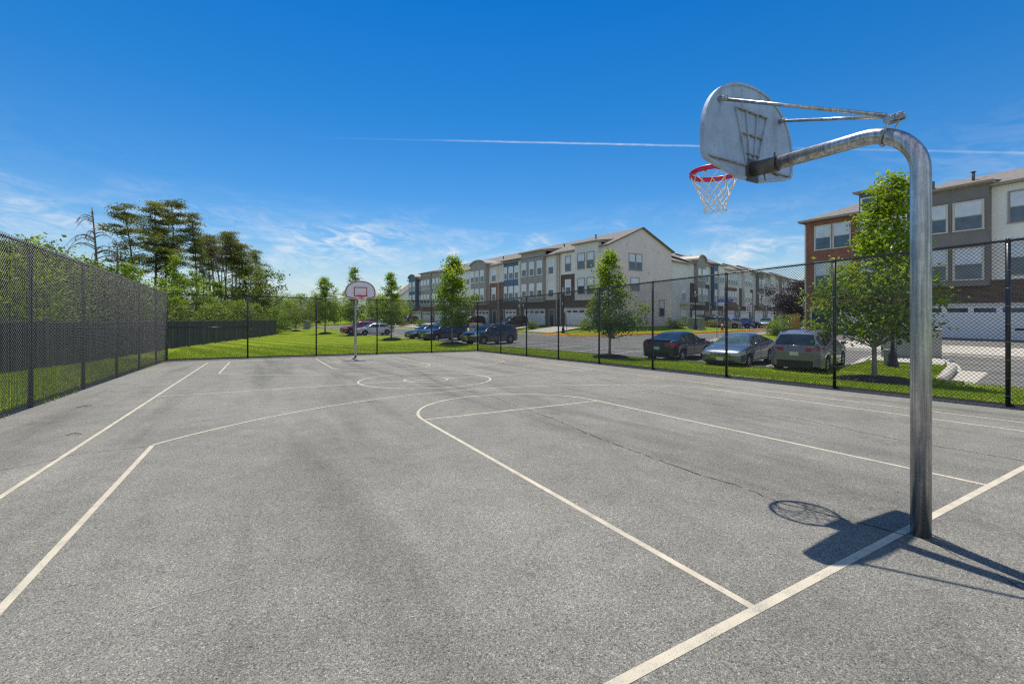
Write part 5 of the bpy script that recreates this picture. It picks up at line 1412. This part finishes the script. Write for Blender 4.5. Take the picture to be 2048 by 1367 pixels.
LB = ['light green', 'dark green', 'yellow green', 'dull green']
for n_, (x, y, H) in enumerate([(-13.44, 49.9, 5.4), (-12.46, 51.64, 4.7), (-10.88, 48.45, 3.9), (-10.18, 53.8, 3.9), (-9.17, 56.67, 4.3), (-7.68, 54.68, 3.8), (-6.53, 59.77, 4.2), (-5.04, 62.38, 4.0), (-3.36, 67.17, 4.5), (-1.67, 73.11, 5.2),
        (-11.97, 44.47, 3.3), (-9.98, 45.64, 3.0), (-7.91, 49.06, 3.2), (-5.63, 54.66, 3.2), (-2.86, 62.29, 3.4)]):
    broadleaf('bush', LB[n_ % 4] + ' shrub of the hedge behind the wooden board fence', x, y, H, 2.0, .06, 3400, .19, ['leaf_bright', 'leaf_oak', 'leaf_bright', 'leaf_oak'][n_ % 4], 160 + n_, cat='bush', group='hedge ' + LB[n_ % 4] + ' shrubs', nbr=22, prof='round', tight=1.1)
n_ = 0
for x, y, H in [(6.9, 108.6, 5.9), (10.9, 110.0, 5.5), (20.5, 106.6, 6.5), (24.5, 105.7, 5.6), (15.1, 114.2, 6.2), (9.8, 128.7, 7.8), (5.0, 131.4, 7.6), (1.0, 112, 5.8), (-4, 114, 6.4), (-9, 118, 7.2), (1.0, 156.6, 9.5), (7.3, 164.6, 9.6), (13.2, 161.2, 9.6), (20.6, 157, 9.4), (28, 153, 9.8), (34, 149.5, 9.4), (-4.4, 148, 9.6), (-13, 140, 10.5), (-21, 128, 11), (-27, 112, 11), (-28, 95, 11), (-26, 78, 10), (-24, 62, 9), (-22, 48, 8), (25, 131, 8)]:
    broadleaf('leafy_tree', 'distant leafy tree in the line beyond the lawn', x, y, H, 4.6 if H > 7 else 3.0, .12, 3200, .34, ['leaf_oak', 'leaf_maple', 'leaf_bright'][n_ % 3], 200 + n_, group='distant trees beyond the lawn', nbr=24, prof='round', tight=1.15); n_ += 1
for x, y, H, R, mt, lab in [(-1.2, 92.0, 1.7, 1.6, 'leaf_straw', 'straw coloured grass clump left of the young maples'), (1.4, 90.0, 1.6, 1.5, 'leaf_straw', 'pale grass clump next to the green utility cabinet'), (3.6, 91.5, 1.5, 1.4, 'leaf_straw', 'pale grass clump behind the rounded maple'),
                        (20.2, 84.0, 1.5, 1.5, 'leaf_straw', 'pale shrub before the last townhouse garage'), (22.0, 80.0, 1.3, 1.2, 'leaf_oak', 'low shrub by the brick townhouse drive'), (26.6, 47.6, 1.1, .8, 'leaf_bright', 'light shrub beside the blue panel townhouse drive'),
                        (28.4, 38.9, 1.3, 1.3, 'leaf_bright', 'yellow green shrub in front of the corner garage'), (31.4, 37.3, 1.0, .9, 'leaf_oak', 'small shrub at the corner of the gable'), (36.2, 20.6, 1.6, 1.3, 'leaf_oak', 'round shrub at the red brick corner'), (34.2, 20.5, 1.2, 1.1, 'leaf_bright', 'low light shrub before the red brick corner'),
                        (59.5, 33.8, 1.5, 1.1, 'leaf_bright', 'round bright shrub left of the purple tree'), (49.0, 37.4, .9, 1.2, 'leaf_straw', 'low planting between the parked cars of the back row'), (40.5, 36.2, .9, 1.5, 'leaf_bright', 'low bright planting beside the green utility box')]:
    broadleaf('shrub', lab, x, y, H, R, .03, 1500, .14, mt, int(300 + x * 10) % 9999, cat='shrub', nbr=18, prof='round', tight=1.1, trunk_r=.03)

# grass blades where single tufts can be seen
def blades(n, fx, fy, hgt, seed, test, fade=0):
    r_ = np.random.default_rng(seed); x = r_.uniform(*fx, n); y = r_.uniform(*fy, n)
    ok = test(x, y); x, y = x[ok], y[ok]; z = lawn_z(x, y); n = len(x)
    if fade:
        ok = r_.random(n) < np.clip((fade - y) / 6, 0, 1); x, y, z = x[ok], y[ok], z[ok]; n = len(x)
    a = r_.uniform(0, 2 * PI, n); w = r_.uniform(.006, .014, n); hh = hgt * r_.uniform(.5, 1.3, n); l = r_.normal(0, .45, (n, 2)) * hh[:, None]
    dx, dy = np.cos(a) * w, np.sin(a) * w
    V = np.stack([np.stack([x - dx, y - dy, z - .01], -1), np.stack([x + dx, y + dy, z - .01], -1), np.stack([x + l[:, 0], y + l[:, 1], z + hh], -1)], 1).reshape(-1, 3)
    return V, np.clip(r_.normal(.5, .22, n), 0, 1)
VB = []; TB = []
for n, fx, fy, hh, sd, te in ((70000, (8.06, 16.5), (-1, 26), .065, 1, lambda x, y: (road_sd(x, y) > .12)),
                         (50000, (-8.5, 10.5), (24.5, 36), .065, 2, lambda x, y: (road_sd(x, y) > .12)),
                         (36000, (-12, -8.03), (5, 26), .07, 3, lambda x, y: x > -99),
                         (1500, (-8.06, -7.75), (5, 24.3), .09, 4, lambda x, y: np.sin(y * 1.7) + np.sin(y * .63 + 1) > .35),
                         (14000, (16, 21.3), (4.9, 8.2), .06, 5, lambda x, y: (road_sd(x, y) > .2))):
    V, t = blades(n, fx, fy, hh, sd, te, 36 if sd == 2 else 0); VB.append(V); TB.append(t)
V = np.concatenate(VB); o = np_mesh('grass_blades', V, np.arange(len(V)).reshape(-1, 3), M['blade'], tint=np.concatenate(TB)); tag(o, 'short mown green grass of the lawns', 'grass', kind='stuff')

# ------------------------------------------------------------------ wooden board fence along the left
def board_fence(pts, label):
    root = empty('wooden_fence', (pts[0][0], pts[0][1], hz(*pts[0])), 0, label, 'fence'); inv = Vector(root.location)
    k = 0
    for a, b in zip(pts[:-1], pts[1:]):
        a = Vector(a); b = Vector(b); L = (b - a).length; n = max(1, round(L / 2.4)); d = (b - a).normalized(); ang = math.atan2(d.y, d.x)
        for i in range(n):
            p, q = a.lerp(b, i / n), a.lerp(b, (i + 1) / n); l = (q - p).length
            z0, z1 = hz(p.x, p.y), hz(q.x, q.y); zb = min(z0, z1)
            mb = MB(); rd = random.Random(k); x = .06
            mb.box(.05, l - .05, -.012, .012, .06, 1.74); 
            for zz in (.3, 1.0, 1.6): mb.box(.05, l - .05, .0125, .05, zz, zz + .09)
            o = mb.build('board_panel', M['fence_wood'], root); o.location = Vector((p.x, p.y, zb)) - inv; o.rotation_euler = (0, 0, ang)
            mb = MB(); mb.box(.02, l - .02, -.05, .06, 1.745, 1.79); c_ = mb.build('cap_rail', M['fence_post'], root); c_.location = o.location; c_.rotation_euler = o.rotation_euler
            mb = MB(); mb.box(-.055, .055, -.055, .055, -.2, 1.86); mb.lathe([(.09, 1.86), (.09, 1.89), (0, 1.95)], 4)
            o = mb.build('post', M['fence_post'], root); o.location = Vector((p.x, p.y, z0)) - inv; o.rotation_euler = (0, 0, ang); k += 1
    return root
board_fence([(-14.6, 2.0), (-11.5, 19.2), (-9.0, 33.6), (-2.5, 58.6)], 'long dark stained wooden board fence beyond the left chain link fence')
mb = MB(); root = empty('wooden_fence', (*backp(-.4, 3.8), hz(*backp(-.4, 3.8))), .27, 'tan picket fence panel at the foot of the pale gable', 'fence')
mb = MB()
for q in range(46): mb.box(q * .145, q * .145 + .105, 0, .02, .05, 1.75)
for zz in (.3, 1.5): mb.box(0, 46 * .145, .021, .055, zz, zz + .09)
mb.build('pickets', M['fence_tan'], root)
mb = MB()
for q in (0, 2.3, 4.5, 6.6): mb.box(q - .05, q + .05, .056, .15, -.1, 1.8)
mb.build('posts', M['fence_tan'], root)
r = empty('wooden_fence', (40.5, 22.6, hz(40.5, 22.6)), .1, 'orange new wood fence panel behind the red brick corner', 'fence')
mb = MB()
for q in range(14): mb.box(q * .15, q * .15 + .14, 0, .02, .05, 1.8)
mb.build('pickets', M['wood_orange'], r); mb = MB()
for q in (0, 2.1): mb.box(q - .05, q + .05, .021, .11, -.1, 1.85)
mb.build('posts', M['wood_orange'], r)

# ------------------------------------------------------------------ street furniture
def lamp_post(x, y, H, label):
    r = empty('street_lamp', (x, y, gz(x, y)), 0, label, 'street lamp', 'black lantern street lamps')
    mb = MB(); mb.lathe([(.20, -.05), (.20, .18), (.16, .24), (.15, .5), (.10, .62), (.085, .75), (.08, .8), (.062, 1.0), (.05, H - .75), (.075, H - .70), (.06, H - .66)], 16); mb.build('post', M['black_paint'], r)
    mb = MB(); mb.lathe([(.05, H - .66), (.11, H - .60), (.19, H - .18)], 8, smooth=False); mb.build('lantern', M['lantern_glass'], r)
    mb = MB(); mb.lathe([(.245, H - .185), (.22, H - .15), (.12, H - .03), (.04, H + .02), (.03, H + .08), (0, H + .10)], 8)
    for k_ in range(8):
        a = 2 * PI * k_ / 8; mb.tube([(.112 * math.cos(a), .112 * math.sin(a), H - .6), (.195 * math.cos(a), .195 * math.sin(a), H - .18)], .012, 4)
    mb.build('lantern_cap', M['black_paint'], r)
lamp_post(18.9, 6.85, 5.05, 'black lantern street lamp on the kerb island behind the near maple')
lamp_post(24.9, 38.3, 5.0, 'black lantern street lamp by the yellow kerb before the corner townhouse')
lamp_post(41.6, 34.2, 4.6, 'black lantern street lamp beside the green utility box')
def text_obj(s, size, mat, parent, loc, rot, name='lettering', ax='CENTER'):
    cu = bpy.data.curves.new(name, 'FONT'); cu.body = s; cu.size = size; cu.align_x = ax; cu.align_y = 'CENTER'; cu.extrude = .001
    t = bpy.data.objects.new('tmp_text', cu); COL.objects.link(t); dg = bpy.context.evaluated_depsgraph_get()
    me = bpy.data.meshes.new_from_object(t.evaluated_get(dg)); bpy.data.objects.remove(t); me.materials.clear(); me.materials.append(mat)
    o = bpy.data.objects.new(name, me); COL.objects.link(o); o.parent = parent; o.location = loc; o.rotation_euler = rot; return o
def sign(x, y, rz, H, w, hgt, label, mat, post='black_paint', lean=0.0, kind='tow'):
    """faces -y in its own frame"""
    r = empty('road_sign', (x, y, gz(x, y)), rz, label, 'sign')
    mb = MB(); mb.box(-.028, .028, -.02, .02, -.2, H); po = mb.build('post', M[post], r); r.rotation_euler = (0, lean, rz)
    mb = MB(); mb.box(-w / 2, w / 2, -.032, -.024, H - hgt, H); pl = mb.build('sign_plate', M[mat], r, bevel=.0)
    return r, pl
r, pl = sign(25.0, 37.75, -.64, 2.75, .34, .5, 'small white parking sign on a tilted post by the yellow kerb', 'sign_white', lean=-.05)
text_obj('NO', .12, M['sign_ink'], pl, (0, -.034, 2.64), (PI / 2, 0, 0)); text_obj('PARKING', .07, M['sign_ink'], pl, (0, -.034, 2.54), (PI / 2, 0, 0))
mb = MB(); mb.ring((0, -.036, 2.38), .075, .012, 'y', 18, 5); mb.box(-.06, .06, -.039, -.035, 2.37, 2.39); mb.build('symbol', M['sign_ink'], pl)
r, pl = sign(45.6, 29.95, -1.02, 3.05, .62, .95, 'tall white tow sign with dark markings at the side street', 'sign_white')
text_obj('NO', .22, M['sign_ink'], pl, (0, -.034, 2.93), (PI / 2, 0, 0)); text_obj('PARKING', .13, M['sign_ink'], pl, (0, -.034, 2.75), (PI / 2, 0, 0))
mb = MB(); mb.box(-.25, .25, -.037, -.034, 2.60, 2.65); mb.box(-.22, .05, -.037, -.034, 2.36, 2.46); mb.prism([(-.02, 2.46), (.2, 2.36), (.23, 2.42), (.02, 2.54)], 'y', -.037, -.034); mb.box(-.25, .25, -.037, -.034, 2.16, 2.21); mb.build('symbol', M['sign_ink'], pl)
r = empty('street_sign', (30.0, 23.0, gz(30.0, 23.0)), -.9, 'blue street name sign on a thin post at the side street corner', 'sign')
mb = MB(); mb.tube([(0, 0, -.2), (0, 0, 3.75)], .032, 10); mb.build('post', M['util_green'], r)
mb = MB(); mb.box(.05, 1.22, -.012, .012, 3.05, 3.32); pl = mb.build('name_blade', M['sign_blue'], r)
text_obj('Windsock Dr', .17, M['sign_white'], pl, (.63, -.0145, 3.185), (PI / 2, 0, 0))
mb = MB(); mb.box(-.012, .012, -.9, -.05, 3.35, 3.58); mb.build('name_blade', M['sign_blue'], r)
# hydrant
r = empty('fire_hydrant', (43.4, 31.9, gz(43.4, 31.9)), 0, 'red fire hydrant with a white bonnet beside the yellow kerb', 'fire hydrant')
mb = MB(); mb.lathe([(.17, -.05), (.17, .05), (.12, .07), (.12, .50), (.15, .52), (.15, .58)], 16); mb.tube([(-.24, 0, .40), (.24, 0, .40)], .065, 10); mb.tube([(0, -.23, .38), (0, 0, .38)], .08, 10); mb.build('barrel', M['hydrant'], r)
mb = MB(); mb.lathe([(.15, .582), (.13, .68), (.08, .75), (.03, .77), (.03, .83), (0, .83)], 16); mb.build('bonnet', M['sign_white'], r)
def cabinet(x, y, w, d, hh, rz, mat, label, name='utility_cabinet'):
    r = empty(name, (x, y, hz(x, y) + .15), rz, label, 'utility box')
    mb = MB(); mb.box(-w / 2, w / 2, -d / 2, d / 2, .0, hh); b = mb.build('housing', M[mat], r, bevel=.03)
    mb = MB(); mb.box(-w / 2 - .03, w / 2 + .03, -d / 2 - .03, d / 2 + .03, hh + .002, hh + .07); mb.build('lid', M[mat], r, bevel=.02)
    mb = MB(); mb.box(-.008, .008, -d / 2 - .012, -d / 2 - .002, .1, hh - .08); mb.box(.06, .10, -d / 2 - .03, -d / 2 - .002, hh * .5, hh * .62); mb.build('door_seam', M['steel_dark'], r)
    mb = MB(); mb.box(-w / 2 - .15, w / 2 + .15, -d / 2 - .15, d / 2 + .15, -.25, -.003); mb.build('plinth', M['concrete'], r)
cabinet(23.05, 8.2, 1.15, .7, 1.35, -1.2, 'util_green', 'grey green utility cabinet behind the maple trunk on the island')
cabinet(24.05, 7.55, 1.35, .7, 1.30, -1.2, 'util_beige', 'paler utility cabinet behind the hoop pole on the island')
cabinet(42.6, 34.9, 2.1, 1.3, 1.15, .3, 'util_green', 'low green transformer box by the side street lamp')
cabinet(3.0, 85.5, .9, .9, 1.3, .3, 'util_green', 'small green cabinet far off on the lawn edge')
cabinet(20.9, 52.5, 2.4, .8, 1.0, RZ_MID, 'util_beige', 'long pale box behind the dark blue sport utility')
r = empty('utility_pedestal', (19.35, 7.2, gz(19.35, 7.2)), .3, 'short tan utility pedestal beside the island lamp', 'utility box')
mb = MB(); mb.box(-.12, .12, -.12, .12, -.05, .62); mb.build('body', M['util_beige'], r, bevel=.02); mb = MB(); mb.box(-.14, .14, -.14, .14, .622, .68); mb.build('cap', M['util_beige'], r, bevel=.02)
for x, y, lab in ((28.3, 33.6, 'left thin black marker post on the gable lawn'), (29.1, 33.1, 'right thin black marker post on the gable lawn')):
    r = empty('marker_post', (x, y, gz(x, y)), 0, lab, 'post'); mb = MB(); mb.tube([(0, 0, -.1), (0, 0, 2.0)], .03, 8); mb.build('shaft', M['black_paint'], r); mb = MB(); mb.lathe([(.05, 2.0), (.05, 2.08), (0, 2.1)], 8); mb.build('cap', M['black_paint'], r)
# rounded concrete nose at the gutter
mb = MB(); mb.tube([(16.05, 4.52, hz(16, 4.5) + .06), (17.2, 4.72, hz(17.2, 4.7) + .12), (18.6, 5.02, hz(18.6, 5.0) + .13), (20.0, 5.33, hz(20, 5.3) + .12)], [.12, .15, .16, .16], 12)
tag(mb.build('kerb_nose', M['concrete']), kind='structure')

# ------------------------------------------------------------------ sky, sun and camera
world = bpy.data.worlds.new('World'); scene.world = world; world.use_nodes = True
nt = world.node_tree; bg = nt.nodes['Background']
SUN = Vector((.31, 1.03, 3.06)).normalized()
sky = N(nt, 'ShaderNodeTexSky', sky_type='NISHITA', sun_disc=False)
sky.sun_elevation = math.asin(SUN.z); sky.sun_rotation = math.atan2(SUN.x, SUN.y); sky.air_density = 1.0; sky.dust_density = .25; sky.ozone_density = 2.2
tc = nt.nodes.new('ShaderNodeTexCoord'); d = tc.outputs['Generated']
nrm = N(nt, 'ShaderNodeVectorMath', operation='NORMALIZE'); nt.links.new(d, nrm.inputs[0])
sp = N(nt, 'ShaderNodeSeparateXYZ'); nt.links.new(nrm.outputs[0], sp.inputs[0])
az = math_node(nt, 'ARCTAN2', sp.outputs[0], sp.outputs[1]); el = math_node(nt, 'ARCSINE', sp.outputs[2])
hsv = N(nt, 'ShaderNodeHueSaturation', i_Saturation=SKY_SAT, i_Value=SKY_VAL, i_Hue=SKY_HUE); nt.links.new(sky.outputs[0], hsv.inputs['Color'])
skyc = mix_col(nt, 1.0, hsv.outputs[0], ramp(nt, math_node(nt, 'DIVIDE', el, 1.2), SKY_RAMP), 'MULTIPLY')
# thin cirrus low over the horizon
cb_ = N(nt, 'ShaderNodeCombineXYZ'); nt.links.new(math_node(nt, 'MULTIPLY', az, 3.2), cb_.inputs[0]); nt.links.new(math_node(nt, 'MULTIPLY', el, 12.0), cb_.inputs[1])
n1 = noise(nt, cb_.outputs[0], 1.5, 7, .62, 1.1)
cb2 = N(nt, 'ShaderNodeCombineXYZ'); nt.links.new(math_node(nt, 'MULTIPLY', az, 5.5), cb2.inputs[0]); nt.links.new(math_node(nt, 'ADD', math_node(nt, 'MULTIPLY', el, 15.0), math_node(nt, 'MULTIPLY', az, 2.2)), cb2.inputs[1])
n2 = noise(nt, cb2.outputs[0], 2.6, 6, .6, 1.6)
band = ramp(nt, math_node(nt, 'DIVIDE', el, .35), [(.0, 1.0), (.30, .9), (.52, .55), (.68, .0)])
cl = math_node(nt, 'MULTIPLY', ramp(nt, n1, [(.44, 0), (.66, 1.0)]), ramp(nt, n2, [(.36, .12), (.64, 1.0)]))
cl = math_node(nt, 'MULTIPLY', math_node(nt, 'MULTIPLY', cl, band), .45)
n3 = noise(nt, cb2.outputs[0], 2.9, 6, .62, 1.3)
wisp = math_node(nt, 'MULTIPLY', ramp(nt, n3, [(.40, 0), (.60, 1.0)]), ramp(nt, n1, [(.30, .25), (.62, 1.0)]))
tot = None
for a0, e0, sa, se, k_ in ((.165, .148, .085, .028, 1.5), (.02, .120, .10, .03, .5), (-.10, .172, .07, .018, .6), (-.34, .135, .13, .018, .95), (-.33, .17, .06, .006, .35), (.37, .135, .028, .007, 1.3), (.57, .163, .024, .008, 1.5),
                           (.97, .105, .10, .022, 1.2), (1.05, .125, .05, .012, .8), (.15, .05, .35, .03, .7), (1.9, .2, .4, .06, .9), (-1.3, .2, .5, .07, .9)):
    dx_ = math_node(nt, 'POWER', math_node(nt, 'DIVIDE', math_node(nt, 'SUBTRACT', az, a0), sa), 2.0); dy_ = math_node(nt, 'POWER', math_node(nt, 'DIVIDE', math_node(nt, 'SUBTRACT', el, e0), se), 2.0)
    g_ = math_node(nt, 'MULTIPLY', math_node(nt, 'EXPONENT', math_node(nt, 'MULTIPLY', math_node(nt, 'ADD', dx_, dy_), -.6)), k_)
    tot = g_ if tot is None else math_node(nt, 'ADD', tot, g_)
cl = math_node(nt, "ADD", cl, math_node(nt, "MULTIPLY", math_node(nt, "MULTIPLY", tot, wisp), .50), True)
haze = ramp(nt, math_node(nt, 'DIVIDE', el, .35), [(0, .60), (.16, .42), (.42, .08), (.7, 0)])
c1 = mix_col(nt, haze, skyc, HAZE_C)
# unseen bright cloud added behind the camera to fill the shaded facades
bk = math_node(nt, 'ADD', math_node(nt, 'MULTIPLY', sp.outputs[0], -.493), math_node(nt, 'MULTIPLY', sp.outputs[1], -.87))
bkm = math_node(nt, 'MULTIPLY', ramp(nt, bk, [(.08, 0.0), (.55, .8)]), ramp(nt, noise(nt, nrm.outputs[0], 2.2, 6, .6, .4), [(.36, .35), (.6, 1.0)]))
c1 = mix_col(nt, bkm, c1, BACK_FILL_C)
c2 = mix_col(nt, math_node(nt, 'MULTIPLY', cl, 1.0, True), c1, CLOUD_C)
# contrail: a thin great circle streak
CT = CONTRAIL
nv = CT['n']
dt = N(nt, 'ShaderNodeVectorMath', operation='DOT_PRODUCT'); nt.links.new(nrm.outputs[0], dt.inputs[0]); dt.inputs[1].default_value = nv
wig = math_node(nt, 'MULTIPLY', math_node(nt, 'SUBTRACT', noise(nt, cb_.outputs[0], 6.0, 3), .5), .0016)
wd = math_node(nt, 'ABSOLUTE', math_node(nt, 'ADD', dt.outputs['Value'], wig))
line = ramp(nt, math_node(nt, 'DIVIDE', wd, .0034), [(0, 1.0), (.25, .75), (.75, 0)])
lo = ramp(nt, math_node(nt, 'DIVIDE', math_node(nt, 'SUBTRACT', az, CT['a0']), CT['a1'] - CT['a0']), [(0, 0), (.22, .08), (.34, .42), (.55, .55), (.66, .3), (.78, .12), (1.0, .25)])
fr = noise(nt, cb_.outputs[0], 14, 4)
ctr = math_node(nt, 'MULTIPLY', math_node(nt, 'MULTIPLY', line, lo), ramp(nt, fr, [(.3, .45), (.65, .95)]))
front = math_node(nt, 'GREATER_THAN', sp.outputs[2], .05)
c3 = mix_col(nt, math_node(nt, 'MULTIPLY', ctr, front), c2, CLOUD_C)
nt.links.new(c3, bg.inputs['Color']); bg.inputs['Strength'].default_value = SKY_STR
sl = bpy.data.lights.new('sun', 'SUN'); sl.energy = SUN_E; sl.angle = math.radians(.53); sl.color = (1.0, .95, .87)
so = bpy.data.objects.new('sun', sl); COL.objects.link(so); so.rotation_euler = (-SUN).to_track_quat('-Z', 'Y').to_euler(); so.location = (0, 10, 60)

cam = bpy.data.cameras.new('camera'); co = bpy.data.objects.new('camera', cam); COL.objects.link(co); scene.camera = co
co.location = (-4.0786, -1.3865, 1.5868); co.rotation_euler = (PI / 2, 0, -.5156)
cam.sensor_width = 36; cam.lens = 36 * 884.3 / 2048; cam.shift_y = -59.7 / 2048
cam.clip_start = .05; cam.clip_end = 2000
scene.view_settings.view_transform = 'Standard'; scene.view_settings.look = 'None'; scene.view_settings.exposure = 0; scene.view_settings.gamma = 1
scene.cycles.filter_width = 1.25; scene.cycles.use_denoising = False
scene.cycles.max_bounces = 6; scene.cycles.transparent_max_bounces = 4
